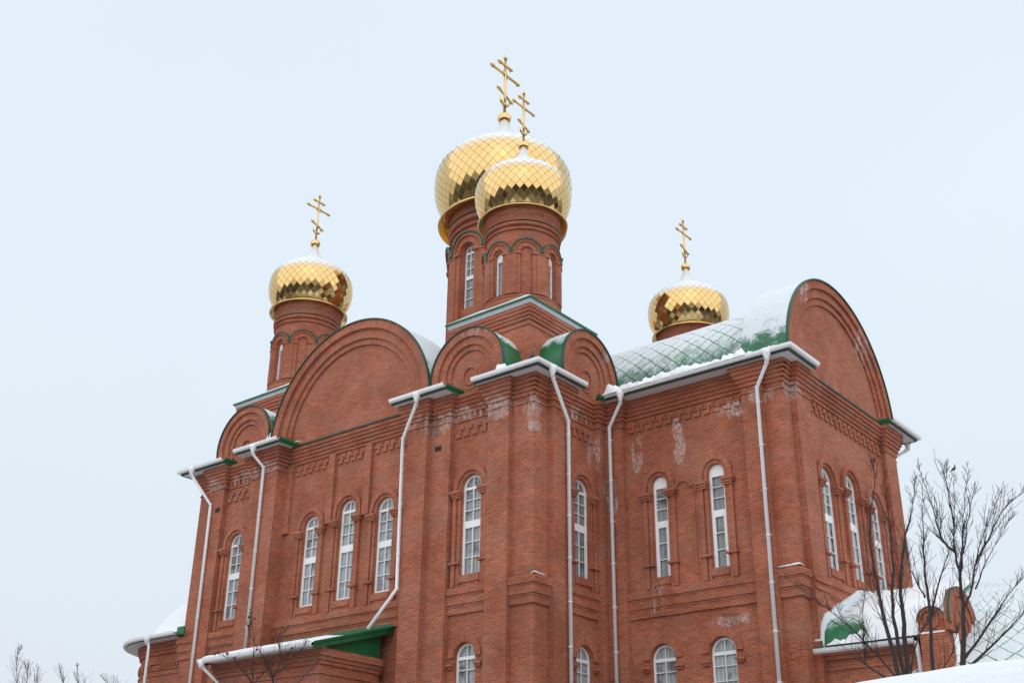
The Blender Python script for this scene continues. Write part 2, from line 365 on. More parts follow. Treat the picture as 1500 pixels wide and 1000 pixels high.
# ------------------------------------------------------------------ the church
church = tag(empty('church', (0, 0, -6.6)), 'red brick church with five gilded onion domes, green arched roofs and white downpipes', 'church')
church_inv = Matrix.Translation((0, 0, 6.6))
def part(o, par=None):
    o.parent = par or church
    if par is None: o.matrix_parent_inverse = church_inv
    return o
ZB = -7.4; ZT = 7.28
W = MB()             # walls
C = MB()             # cornice
M = MB()             # string course and window dressings
windows = []

def wall(F, segs, zb=ZB, zt=ZT, openings=(), reveal=.36, B=None):
    """segs: (s0,s1,p) in order along s"""
    B = B or W
    for i, (s0, s1, p) in enumerate(segs):
        ops = [o for o in openings if s0 < o[0] < s1]
        outer = [(s0, zb), (s1, zb), (s1, zt), (s0, zt)]
        loops = [outer] + [arch_outline(*o)[::-1] for o in ops]
        flat = [q for l in loops for q in l]
        if ops:
            for t in tessellate_polygon([[Vector((q[0], q[1], 0)) for q in l] for l in loops]):
                B.poly([F.P(*flat[k], p) for k in t], [flat[k] for k in t])
        else: B.poly([F.P(*q, p) for q in outer], outer)
        for o in ops: ex_strip(B, F, arch_outline(*o), p - reveal, p, front=False)
        if i + 1 < len(segs):
            p2 = segs[i + 1][2]
            if abs(p2 - p) > 1e-6:
                B.poly([F.P(s1, zb, p), F.P(s1, zb, p2), F.P(s1, zt, p2), F.P(s1, zt, p)], [(p, zb), (p2, zb), (p2, zt), (p, zt)])
def offset_segs(segs, off, first=True, last=True):
    r = []
    for i, (s0, s1, p) in enumerate(segs):
        a, b = s0, s1
        if i == 0: a = s0 - off if first else s0
        else: a = s0 - off if segs[i - 1][2] < p else s0 + off
        if i == len(segs) - 1: b = s1 + off if last else s1
        else: b = s1 + off if segs[i + 1][2] < p else s1 - off
        r.append((a, b, p + off))
    return r
def course(B, F, segs, z0, z1, off, first=True, last=True, cap0=False):
    o = offset_segs(segs, off, first, last)
    for i, (s0, s1, p) in enumerate(o):
        B.poly([F.P(s0, z0, p), F.P(s1, z0, p), F.P(s1, z1, p), F.P(s0, z1, p)], [(s0, z0), (s1, z0), (s1, z1), (s0, z1)])
        pi_ = p - off - .02
        B.poly([F.P(s0, z0, pi_), F.P(s1, z0, pi_), F.P(s1, z0, p), F.P(s0, z0, p)], [(s0, 0), (s1, 0), (s1, off), (s0, off)])
        B.poly([F.P(s0, z1, p), F.P(s1, z1, p), F.P(s1, z1, pi_), F.P(s0, z1, pi_)], [(s0, 0), (s1, 0), (s1, off), (s0, off)])
        if i + 1 < len(o):
            q = o[i + 1]
            B.poly([F.P(s1, z0, p), F.P(q[0], z0, q[2]), F.P(q[0], z1, q[2]), F.P(s1, z1, p)], [(p, z0), (q[2], z0), (q[2], z1), (p, z1)])
        elif last: B.poly([F.P(s1, z0, p), F.P(s1, z0, p - off - .3), F.P(s1, z1, p - off - .3), F.P(s1, z1, p)], [(p, z0), (p - off, z0), (p - off, z1), (p, z1)])
        if i == 0 and first and cap0: B.poly([F.P(s0, z0, p), F.P(s0, z0, p - off - .3), F.P(s0, z1, p - off - .3), F.P(s0, z1, p)], [(p, z0), (p - off, z0), (p - off, z1), (p, z1)])
CORB = [(6.17, 6.235, .045), (6.45, 6.60, .065), (6.60, 6.75, .13), (6.75, 6.90, .195), (6.90, 7.05, .26), (7.05, 7.20, .325)]
def cornice(F, segs, first=True, last=True):
    for z0, z1, off in CORB: course(C, F, segs, z0, z1, off, first, last)
def moulding(F, s0, s1, p, e0=0, e1=0):
    for z0, z1, o in ((-.74, -.49, .20), (-.82, -.74, .155), (-1.10, -.82, .14), (-1.19, -1.10, .095), (-1.44, -1.19, .075)):
        fbox(M, F, s0 - (o if e0 else 0), s1 + (o if e1 else 0), z0, z1, p - (-.001 if e0 else .02), p + o, e0=not e0, e1=True)
    a, b = s0 - (.2 if e0 else 0), s1 + (.2 if e1 else 0)        # sloping ledge
    M.poly([F.P(a, -.49, p + .2), F.P(b, -.49, p + .2), F.P(b, -.40, p), F.P(a, -.40, p)], [(a, 0), (b, 0), (b, .2), (a, .2)])
def meander(F, s0, s1, zt, p, step=.36, d=.07):
    n = max(1, int((s1 - s0) / step)); st = (s1 - s0) / n
    for i in range(n):
        a = s0 + i * st
        fbox(C, F, a, a + st * .62, zt - .13, zt, p - .01, p + d)
        fbox(C, F, a + st * .36, a + st * .62, zt - .30, zt - .13, p - .01, p + d)
        fbox(C, F, a + st * .36, a + st * .98, zt - .43, zt - .30, p - .01, p + d)
def dentils(F, s0, s1, zt, p, step=.27, h=.2, d=.07):
    n = max(1, int((s1 - s0) / step)); st = (s1 - s0) / n
    for i in range(n): fbox(C, F, s0 + i * st + st * .2, s0 + i * st + st * .75, zt - h, zt, p - .01, p + d)
    fbox(C, F, s0, s1, zt - h - .09, zt - h - .02, p - .01, p + d * .8)

def window_frame(F, s, z0, w, ztop, p, kind='double', t=.075, label=None):
    """white arched frame set at depth p with glass behind"""
    B = MB(); G = MB()
    zs = ztop - w / 2; d0, d1 = p - .07, p
    out = arch_outline(s, z0, w, ztop); inn = arch_outline(s, z0 + t * 1.3, w - 2 * t, ztop - t)
    n = len(out)
    for i in range(n):
        j = (i + 1) % n
        B.poly([F.P(*out[i], d1), F.P(*out[j], d1), F.P(*inn[j], d1), F.P(*inn[i], d1)])
        B.poly([F.P(*inn[i], d0), F.P(*inn[j], d0), F.P(*inn[j], d1), F.P(*inn[i], d1)])
        B.poly([F.P(*out[i], d0), F.P(*out[j], d0), F.P(*out[j], d1), F.P(*out[i], d1)])
    H = ztop - z0; x0, x1 = s - w / 2 + t, s + w / 2 - t
    def bar(a, b, c, d, dd=0.): fbox(B, F, a, b, c, d, d0 + .005 + dd, d1 - .004 + dd, n=1)
    m = .014
    if kind == 'double':
        bar(x0, x1, zs - .07, zs + .03)
        tz0, tz1 = z0 + H * .475, z0 + H * .545
        bar(x0, x1, tz0, tz1)
        bar(s - m, s + m, z0 + t, tz0); bar(s - m, s + m, tz1, zs - .07); bar(s - m, s + m, zs + .03, ztop - t)
        for q in (.335, .185): bar(x0, x1, z0 + H * q - m, z0 + H * q + m)
        for q in (1 / 3, 2 / 3): zz = tz1 + (zs - .07 - tz1) * q; bar(x0, x1, zz - m, zz + m)
        fbox(B, F, x0 - .01, x0 + .035, z0 + .1, tz0, d0 + .01, d1 + .012, n=1); fbox(B, F, x1 - .035, x1 + .01, z0 + .1, tz0, d0 + .01, d1 + .012, n=1)
    elif kind == 'narrow':
        pz = z0 + H * .885
        pl = [(x0 - .02, pz), (x1 + .02, pz)] + arc(s, zs, w / 2 - t + .02, 0, pi, 12)
        ex_strip(B, F, pl, d0, d1 - .006)
        tz0, tz1 = z0 + H * .50, z0 + H * .565
        bar(x0, x1, tz0, tz1)
        for q in (.35, .195, .68, .785): bar(x0, x1, z0 + H * q - m, z0 + H * q + m)
        fbox(B, F, x0 - .01, x0 + .07, z0 + .1, tz0, d0 + .01, d1 + .012, n=1); fbox(B, F, x1 - .05, x1 + .01, z0 + .1, tz0, d0 + .01, d1 + .012, n=1)
    elif kind == 'lower':
        bar(x0, x1, zs - .09, zs + .03); bar(s - m, s + m, z0, zs - .09); bar(s - m, s + m, zs + .03, ztop - t)
        for k in range(1, 4): zz = z0 + (zs - z0) * k / 4 + .05; bar(x0, x1, zz - m, zz + m)
    elif kind == 'tower':
        pz = z0 + H * .80
        pl = [(x0 - .02, pz), (x1 + .02, pz)] + arc(s, zs, w / 2 - t + .02, 0, pi, 12)
        ex_strip(B, F, pl, d0, d1 - .006)
    elif kind == 'drum':
        tz = z0 + H * .50
        bar(x0, x1, tz - .1, tz + .1); bar(x0, x1, zs - .06, zs + .04)
        bar(s - m, s + m, tz, ztop - t)
        for q in (1 / 3, 2 / 3): zz = tz + .1 + (zs - tz - .1) * q; bar(x0, x1, zz - m, zz + m)
        for q in (1 / 3, 2 / 3): zz = z0 + (tz - z0) * q; bar(x0, x1, zz - m, zz + m)
    gl = arch_outline(s, z0 + .02, w - .06, ztop - .03)
    tri = tessellate_polygon([[Vector((q[0], q[1], 0)) for q in gl]])
    for tq in tri: G.poly([F.P(*gl[i], d0 - .015) for i in tq], [gl[i] for i in tq])
    o = B.build('window', PVC); g = G.build('pane', GLASS, o)
    if label: o['label'] = label
    return o
def dress(F, s, z0, w, ztop, p, zcap=None, left=True, right=True, big=True):
    """brick half-columns, capitals, archivolt and sill round a window"""
    r = w / 2; zs = ztop - r; zc = zcap or zs - .28
    fring(M, F, s, zs, r + .02, r + .16, p - .01, p + .055, n=18)
    fring(M, F, s, zs, r + .16, r + .36, p - .01, p + .13, n=18)
    for sg, on in ((-1, left), (1, right)):
        if not on: continue
        e = s + sg * (r + .03)
        for (a, b, d) in ((0, .14, .06), (.17, .34, .12)):
            q0, q1 = sorted((e + sg * a, e + sg * b)); fbox(M, F, q0, q1, -.42, zc, p - .01, p + d)
            fbox(M, F, q0, q1, zc + .28, zs, p - .01, p + d)
        for k, (h0, h1, ext, d) in enumerate(((0, .085, .03, .17), (.085, .18, .075, .215), (.18, .29, .12, .26))):
            q0, q1 = sorted((e - sg * ext * .6, e + sg * (.34 + ext))); fbox(M, F, q0, q1, zc + h0, zc + h1, p - .01, p + d)
        q0, q1 = sorted((e - sg * .06, e + sg * .40)); fbox(M, F, q0, q1, .42, .50, p - .01, p + .19)
    fbox(M, F, s - r - .02, s + r + .02, -.30, -.02, p - .01, p + .10)
    fbox(M, F, s - r + .02, s + r - .02, -.42, -.30, p - .01, p + .05)

FL = Flat((0, 0, 0), (-1, 0, 0), (0, -1, 0))
FR = Flat((0, 0, 0), (0, 1, 0), (1, 0, 0))
FA = Flat((8.0, 4.5, 0), (-1, 0, 0), (0, -1, 0))
FG = Flat((8.0, 4.5, 0), (0, 1, 0), (1, 0, 0))
LEN = 20.2
half = [(0, 1.03, 0.), (1.03, 2.07, .25), (2.07, 3.99, 0.), (3.99, 5.03, .25), (5.03, 6.1, .5)]
segL = half + [(6.1, 14.1, -.2)] + [(LEN - b, LEN - a, p) for a, b, p in reversed(half)]
hw, hw2 = .94, .90
winL = [(7.83, 0, hw, 3.90), (10.05, 0, hw, 4.22), (12.28, 0, hw, 3.90), (3.0, -.06, .97, 3.86), (17.08, -.04, .97, 3.88)]
lowL = [(3.12, -5.0, .98, -2.50), (17.13, -5.0, .98, -2.50)]
wall(FL, segL, openings=winL + lowL); cornice(FL, segL)
segR = [(0, .85, 0.), (.85, 1.8, .25), (1.8, 3.85, 0.), (3.85, 4.75, .25)]
winR = [(2.95, -.08, .97, 3.84)]; lowR = [(3.02, -5.0, .98, -2.50)]
wall(FR, segR, openings=winR + lowR); cornice(FR, segR, True, False)
segA = [(0, .72, 0.), (.72, 1.55, .25), (1.55, 6.95, -.12), (6.95, 7.75, .14)]
winA = [(8 - 4.98, -.10, .66, 3.90), (8 - 2.52, -.10, .66, 3.90)]; lowA = [(3.18, -5.0, 1.02, -2.45), (5.62, -5.0, 1.02, -2.45)]
wall(FA, segA, openings=winA + lowA); cornice(FA, segA, True, False)
GL = 10.5
segG = [(0, .62, 0.), (.62, 1.75, .25), (1.75, GL - 1.75, .03), (GL - 1.75, GL - .62, .25), (GL - .62, GL, 0.)]
winG = [(2.93, -.04, .98, 3.88), (5.13, -.04, .98, 4.18), (7.33, -.04, .98, 3.88)]
wall(FG, segG, openings=winG); cornice(FG, segG)
# plain far walls
W.poly([(-LEN, 0, ZB), (-LEN, 20, ZB), (-LEN, 20, ZT), (-LEN, 0, ZT)]); W.poly([(-LEN, 20, ZB), (0, 20, ZB), (0, 20, ZT), (-LEN, 20, ZT)])
W.poly([(8, 15, ZB), (0, 15, ZB), (0, 15, ZT), (8, 15, ZT)]); W.poly([(0, 15, ZB), (0, 20, ZB), (0, 20, ZT), (0, 15, ZT)])
# string course on bays and corner posts only
for a, b, p, e0, e1 in ((0, 1.03, 0, 1, 0), (2.07, 3.99, 0, 0, 0), (6.1, 14.1, -.2, 0, 0), (16.21, 18.13, 0, 0, 0), (19.17, LEN, 0, 0, 1)): moulding(FL, a, b, p, e0, e1)
for a, b, p, e0 in ((0, .85, 0, 1), (1.8, 3.85, 0, 0)): moulding(FR, a, b, p, e0)
moulding(FA, 0, .72, 0, 1); moulding(FA, 1.55, 6.95, -.12)
moulding(FG, 0, .62, 0, 1); moulding(FG, 1.75, GL - 1.75, .03)
fbox(M, FG, .62, 1.75, -1.62, -1.44, .24, .30); fbox(M, FG, .62, 1.75, -.82, -.70, .24, .33); fbox(M, FG, .62, 1.75, -1.1, -1.0, .24, .31)
# windows and their brick dressings
for F, p, ws, kind, rec in ((FL, -.2, winL[:3], 'double', .10), (FL, 0., winL[3:], 'double', .10), (FR, 0., winR, 'double', .10), (FA, -.12, winA, 'narrow', .10), (FG, .03, winG, 'double', .07)):
    for (s, z0, w_, zt) in ws:
        part(window_frame(F, s, z0, w_, zt, p - rec, kind, .09 if kind == 'narrow' else .075)); dress(F, s, z0, w_, zt, p, zcap=2.98 + (.15 if zt > 4.1 else 0))
for F, p, ws in ((FL, 0., lowL), (FR, 0., lowR), (FA, -.12, lowA)):
    for (s, z0, w_, zt) in ws:
        part(window_frame(F, s, z0, w_, zt, p - .12, 'lower')); r = w_ / 2
        fring(M, F, s, zt - r, r + .03, r + .30, p - .01, p + .07, n=18)
        for sg in (-1, 1):
            for zz in (-3.30, -4.25):
                q0, q1 = sorted((s + sg * (r + .0), s + sg * (r + .36))); fbox(M, F, q0, q1, zz, zz + .09, p - .01, p + .13); q0, q1 = sorted((s + sg * (r + .03), s + sg * (r + .30))); fbox(M, F, q0, q1, zz - .09, zz, p - .01, p + .08)
            q0, q1 = sorted((s + sg * (r + .04), s + sg * (r + .28))); fbox(M, F, q0, q1, -5.2, -4.34, p - .01, p + .06)
fring(M, FA, 4.42, 3.22, .27, .40, -.13, -.05, n=16)                                          # small blind arch between the narrow windows
for s in (4.0, 4.85): fbox(M, FA, s - .05, s + .05, -.42, 2.98, -.13, -.075)
# lesenes and meander bands
for s in (6.25, 8.93, 11.17, 13.92): fbox(C, FL, s - .19, s + .19, 3.35, 6.45, -.22, -.05)
for a, b in ((6.6, 8.6), (9.25, 10.85), (11.5, 13.6)): meander(FL, a, b, 6.36, -.2)
for a, b in ((2.15, 3.9), (16.3, 18.05)): meander(FL, a, b, 5.92, 0.); dentils(FL, a, b, 6.42, 0., h=.19)
meander(FR, 1.9, 3.75, 5.92, 0.); dentils(FR, 1.9, 3.75, 6.42, 0., h=.19)
meander(FA, 1.62, 6.8, 6.36, -.12, .40); meander(FG, 1.9, GL - 1.9, 6.36, .03, .42)
part(W.build('wall', BRICK)); part(C.build('cornice', BRICK)); part(M.build('brick_trim', BRICK))
for F, s in ((FL, 4.62), (FL, LEN - 1.75)):
    B = MB(); fbox(B, F, s - .17, s + .17, 5.08, 5.28, .20, .262, n=1); v = part(B.build('vent', VENTM))
B = MB(); B.prism([(-LEN + .05, .05), (-.05, .05), (-.05, 19.9), (-LEN + .05, 19.9)], 7.15, 7.27); B.prism([(-.2, 4.7), (7.9, 4.7), (7.9, 14.9), (-.2, 14.9)], 7.16, 7.26)
part(B.build('flat_roof', GSNOW))
# thin drip ledges at the foot of the tympana
B = MB(); fbox(B, FL, 6.1, 14.1, 7.20, 7.27, -.2, .18); part(B.build('drip_ledge', DARKM))
B = MB(); fbox(B, FG, 1.75, GL - 1.75, 7.20, 7.27, .0, .40); part(B.build('drip_ledge', DARKM))

# ------------------------------------------------------------------ arched gables (zakomary) with their barrel roofs
def vault(F, sc, zc, R, d0, d1, mat_, name, uvs=1.0, a0=0., a1=pi, n=40, parent=None, m=10):
    B = MB()
    rows = []; uv = []
    for j in range(m + 1):
        d = d0 + (d1 - d0) * j / m
        rows.append([F.P(sc + R * cos(a0 + (a1 - a0) * i / n), zc + R * sin(a0 + (a1 - a0) * i / n), d) for i in range(n + 1)])
        uv.append([(d * uvs, R * (a0 + (a1 - a0) * i / n) * uvs) for i in range(n + 1)])
    B.grid(rows, uv, 0, True)
    return part(B.build(name, mat_), parent)
def gable(F, sc, zc, R, zbase, pf, rings, depth, collar_mat, label, disc=None):
    """rings: list of (r_outer, depth) from the rim inwards; last is the tympanum"""
    B = MB(); a0 = -math.asin(min(1, (zc - zbase) / R)) if zbase < zc else 0.
    a0 = max(a0, -.5)
    for k, (r1, d) in enumerate(rings):
        if k + 1 < len(rings):
            r0, dn = rings[k + 1]
            fring(B, F, sc, zc, r0, r1, dn - .02, d, a0, pi - a0, 44, ends=True)
            if a0 == 0. and zc > zbase:
                for sg in (-1, 1):
                    q0, q1 = sorted((sc + sg * r0, sc + sg * r1)); fbox(B, F, q0, q1, zbase, zc, dn - .02, d)
        else:
            pts = [(sc + r1 * cos(a0), zbase)] + arc(sc, zc, r1, a0, pi - a0, 44) + [(sc - r1 * cos(a0), zbase)]
            ex_strip(B, F, pts, d - .3, d, sides=False)
    if disc: fring(B, F, sc, disc[0], disc[1] - .09, disc[1], rings[-1][1] - .01, rings[-1][1] + .075, 0, 2 * pi, 32, ends=False); fring(B, F, sc, disc[0], disc[1] + .0, disc[1] + .17, rings[-1][1] - .01, rings[-1][1] + .03, 0, 2 * pi, 32, ends=False)
    g = part(B.build('arched_gable', BRICK)); g['label'] = label
    T = MB(); fring(T, F, sc, zc, R - .005, R + .05, pf - .06, pf + .06, a0, pi - a0, 60)
    T.build('flashing', TRIM, g)
    vault(F, sc, zc, R + .03, pf - .06, pf - depth, collar_mat, 'barrel_roof', 1.0, a0, pi - a0)
    return g
gable(FL, 10.11, 7.38, 4.93, 7.26, .30, [(4.93, .30), (4.55, .16), (4.12, .06), (3.86, -.04)], 2.0, GSNOW2, 'great round gable over the three windows')
gable(FG, 5.25, 7.46, 4.90, 7.26, .22, [(4.90, .22), (4.55, .12), (4.18, .03), (3.90, -.05)], 1.95, GSNOW2, 'great round gable at the end of the side arm')
ZR = [(1.90, .25), (1.55, .15), (1.22, .06), (1.0, -.02)]
gable(FL, 3.25, 8.15, 1.90, 7.1, .25, ZR, 1.6, GSNOW, 'small round gable left of the near corner', (8.06, .42))
gable(FL, 17.13, 8.15, 1.85, 7.1, .25, ZR, 1.6, GSNOW, 'small round gable at the far end', (8.06, .42))
gable(FR, 3.38, 8.34, 1.88, 7.1, .25, ZR, 1.6, GSNOW, 'small round gable right of the near corner', (8.22, .42))
vault(FG, 5.25, 7.32, 4.45, -1.72, -12, GSHIN, 'barrel_roof', 1.32, -.02, pi + .02, 48, m=24)
vault(FL, 10.11, 7.32, 4.45, -1.7, -10, GSHIN, 'barrel_roof', 1.32, -.02, pi + .02, 48, m=12)
vault(Flat((-LEN, 4.5, 0), (0, 1, 0), (-1, 0, 0)), 5.25, 7.32, 4.9, .2, -8, GSHIN, 'barrel_roof', 1.32)

# ------------------------------------------------------------------ eaves, gutters
SN = MB()                  # lumpy snow lying on the gutters and roof edges
def snow_ridge(path, w, h, seed, step=.09, off=(0, 0, 0)):
    P = [Vector(p) for p in path]; pts = []
    for a, b in zip(P, P[1:]):
        n = max(1, int((b - a).length / step)); pts += [a.lerp(b, i / n) for i in range(n)]
    pts.append(P[-1]); rows = []
    for i, p in enumerate(pts):
        t = (pts[min(i + 1, len(pts) - 1)] - pts[max(i - 1, 0)]); t.z = 0; t.normalize(); o = Vector((t.y, -t.x, 0))
        row = []
        e = min(1, .25 + i / 3, .25 + (len(pts) - 1 - i) / 3)
        for k in range(9):
            a = pi * k / 8
            q = p + o * (cos(a) * w)
            n1 = noise.noise((p * 1.7) + Vector((seed, k * .25, 0))); n2 = noise.noise(p * 5.5 + Vector((0, k * .5, seed)))
            q = q + o * (n2 * .035) + Vector((0, 0, sin(a) * h * e * (1 + 1.0 * n1 + .8 * n2)))
            row.append(q)
        rows.append(row)
    SN.grid(rows, None, 0, True); SN.poly(rows[0][::-1]); SN.poly(rows[-1])
GUT = [(.0, .02), (.10, .0), (.155, .06), (.165, .165), (.15, .17), (.13, .08), (.08, .03), (.0, .05)]
def eave(poly, path, name_label=None, z=7.215, returns=(), snow=.055, seed=0, gut=True):
    """poly: plan of the soffit slab; path: outer edge, walls on its left; returns: green closed ends"""
    B = MB(); B.prism(poly, z, z + .035, 0)
    B.sweep(path, [(-.05, z - .005), (.012, z - .02), (.018, z + .11), (-.05, z + .11)], 1)
    B.prism([(p[0], p[1]) for p in poly], z + .04, z + .15, 1)
    for a, b in returns:
        d = (Vector(b) - Vector(a)).normalized(); n = Vector((d.y, -d.x))
        q = [Vector(a), Vector(b), Vector(b) + n * .03, Vector(a) + n * .03]
        B.prism([(v.x, v.y) for v in q], z - .02, z + .26, 2)
        q = [Vector(a), Vector(b), Vector(b) + n * .07, Vector(a) + n * .07]; B.prism([(v.x, v.y) for v in q], z + .11, z + .14, 2)
    e = part(B.build('eave', [SOFFIT, DARKM, GREEN]))
    if gut:
        G = MB(); G.sweep(path, [(a + .02, b + z + .06) for a, b in GUT], 0); g = G.build('gutter', PIPE, e)
    if snow: snow_ridge([(x, y, z + .15) for x, y in path], .10, snow, seed)
    return e
O = .755
eave([(O, -O), (O, 2.25), (.2, 2.25), (.2, .2), (-2.42, .2), (-2.42, -O)], [(-2.42, -O), (O, -O), (O, 2.25)], returns=[((-2.42, .0), (-2.42, -O + .02))], seed=1)
EC = -1.08
eave([(-6.55, EC), (-3.58, EC), (-3.58, .1), (-6.55, .1)], [(-6.55, EC), (-3.58, EC)], returns=[((-3.58, EC + .02), (-3.58, .0))], seed=2)
eave([(-16.5, EC), (-13.5, EC), (-13.5, .25), (-16.5, .25)], [(-16.5, EC), (-13.5, EC)], returns=[((-13.5, EC + .02), (-13.5, .2))], seed=3)
eave([(-LEN - O, -O), (-17.75, -O), (-17.75, .2), (-LEN, .2), (-LEN, 2.5), (-LEN - O, 2.5)], [(-LEN - O, 2.5), (-LEN - O, -O), (-17.75, -O)], returns=[((-17.75, -O + .02), (-17.75, .0))], seed=4)
YA = 4.5 - O
eave([(.26, YA), (8 + O, YA), (8 + O, 5.95), (8.1, 5.95), (8.1, 4.8), (.26, 4.8)], [(.74, YA), (8 + O, YA), (8 + O, 5.95)], snow=.0, seed=5)
B = MB(); B.box(.27, .75, YA - .02, YA + .02, 7.2, 7.52); B.box(.27, .76, YA - .06, YA - .02, 7.36, 7.39); part(B.build('eave_end', GREEN))
YB = 15.0 + O
eave([(8 + O, 13.0), (8 + O, YB), (6.5, YB), (6.5, 14.8), (8.1, 14.8), (8.1, 13.0)], [(8 + O, 13.0), (8 + O, YB), (6.5, YB)], returns=[((8.02, 13.0), (8 + O - .02, 13.0))], snow=.04, seed=6)
snow_ridge([(.85, YA - .05, 7.36), (3.2, YA - .04, 7.38), (7.1, YA - .05, 7.40)], .17, .20, 11)
snow_ridge([(1.0, YA + .12, 7.40), (6.9, YA + .15, 7.42)], .22, .24, 12)
snow_ridge([(7.0, YA - .05, 7.37), (8.6, YA - .04, 7.38)], .10, .11, 13); snow_ridge([(8 + O + .0, YA + .35, 7.38), (8 + O, YA + .95, 7.38)], .12, .13, 14)
snow_ridge([(.7, YA - .06, 7.33), (1.5, YA - .08, 7.36)], .20, .26, 15)
snow_ridge([(-1.55, -.35, 7.36), (-.75, -.35, 7.36)], .34, .42, 16)
snow_ridge([(-.2, .12, -.42), (.16, -.16, -.42), (.16, .5, -.44)], .05, .035, 17); snow_ridge([(7.3, 4.34, -.42), (8.12, 4.34, -.42), (8.12, 4.6, -.42)], .06, .05, 18)
snow_ridge([(-13.3, -.35, 7.36), (-12.9, -.25, 7.36)], .05, .03, 19)
snow_ridge([(-14.4, -.1, 7.36), (-15.6, -.15, 7.36)], .30, .55, 20)

# ------------------------------------------------------------------ downpipes
def pipe(path, funnel, label=None, r=.07, fan=True, brackets=True, bz=()):
    B = MB(); P = [Vector(p) for p in path]
    B.tube(P, r, 12)
    for p in P[1:-1]: B.tube([p - Vector((0, 0, .05)), p + Vector((0, 0, .05))], r * 1.12, 12)
    if fan:
        f = Vector(funnel)
        B.tube([f + Vector((0, 0, .12)), f + Vector((0, 0, -.03)), f + Vector((0, 0, -.2)), f + Vector((0, 0, -.34))], [.165, .16, .085, r * 1.05], 14)
    o = part(B.build('downpipe', PIPE))
    if label: o['label'] = label
    if brackets:
        a, b = P[-2], P[-1]
        if bz: a, b = P[bz[0]], P[bz[1]]
        n = max(2, int((b - a).length / 1.55))
        for i in range(n):
            q = a.lerp(b, (i + .35) / n); K = MB(); K.tube([q - Vector((0, 0, .018)), q + Vector((0, 0, .018))], r * 1.22, 12)
            dx, dy = (1, 0) if abs(q.y - 1.65) > .3 or q.x > 2 else (0, 1)
            K.tube([q + Vector((dx * -.16, dy * -.16, .0)), q + Vector((dx * .16, dy * .16, .0))], .008, 5)
            K.tube([q, q + Vector((-.12 * dy, .12 * dx, 0))], .012, 5)
            K.build('bracket', PIPE, o)
    return o
pipe([(-20.0, -.86, 7.1), (-19.95, -.82, 6.95), (-18.92, -.34, 5.5), (-18.75, -.34, -7.0)], (-20.0, -.86, 7.27), 'downpipe at the far end of the long side')
pipe([(-15.12, -1.18, 7.1), (-15.10, -1.14, 6.92), (-14.95, -.62, 6.45), (-14.88, -.62, -1.75)], (-15.12, -1.18, 7.27), 'downpipe ending on the far end of the porch roof')
pipe([(-5.05, -1.18, 7.1), (-5.10, -1.14, 6.90), (-6.25, -.62, 5.85), (-6.14, -.62, -.25), (-6.62, -1.55, -1.85)], (-5.05, -1.18, 7.27), 'downpipe kicking out over the near end of the porch roof', bz=(2, 3))
pipe([(.87, .02, 7.1), (.84, .1, 6.9), (.40, 1.63, 5.75), (.40, 1.68, -7.0)], (.87, .02, 7.27), 'downpipe beside the near corner')
pipe([(1.50, YA - .12, 7.1), (1.46, YA - .08, 6.9), (.62, 4.1, 6.2), (.62, 4.18, -7.0)], (1.50, YA - .12, 7.27), 'downpipe in the inner corner')
pipe([(7.93, YA - .12, 7.1), (7.88, YA - .08, 6.9), (7.19, 4.12, 6.25), (7.09, 4.12, -7.0)], (7.93, YA - .12, 7.27), 'downpipe at the outer corner of the side arm')
pipe([(8.3, YB + .12, 7.1), (8.2, YB + .05, 6.9), (7.55, 15.2, 6.35), (7.5, 15.12, -7.0)], (8.3, YB + .12, 7.27), 'downpipe behind the far corner of the side arm', brackets=False)

# ------------------------------------------------------------------ towers, drums, domes, crosses
def onion(R, H):
    """profile (r,z) from the rim up to the neck"""
    K = [(.775, 0), (.855, .06), (.93, .135), (.98, .215), (1.0, .31), (.982, .42), (.915, .50), (.80, .571), (.69, .619), (.55, .667), (.42, .702), (.31, .738), (.23, .775), (.165, .825), (.115, .88), (.08, .94), (.062, 1.0)]
    out = []
    for i in range(len(K) - 1):
        p0, p1, p2, p3 = K[max(i - 1, 0)], K[i], K[i + 1], K[min(i + 2, len(K) - 1)]
        for j in range(6):
            t = j / 6
            f = lambda a, b, c, d: .5 * (2 * b + (c - a) * t + (2 * a - 5 * b + 4 * c - d) * t * t + (3 * b - a - 3 * c + d) * t ** 3)
            out.append((f(p0[0], p1[0], p2[0], p3[0]) * R, f(p0[1], p1[1], p2[1], p3[1]) * H))
    out.append((K[-1][0] * R, K[-1][1] * H))
    return out
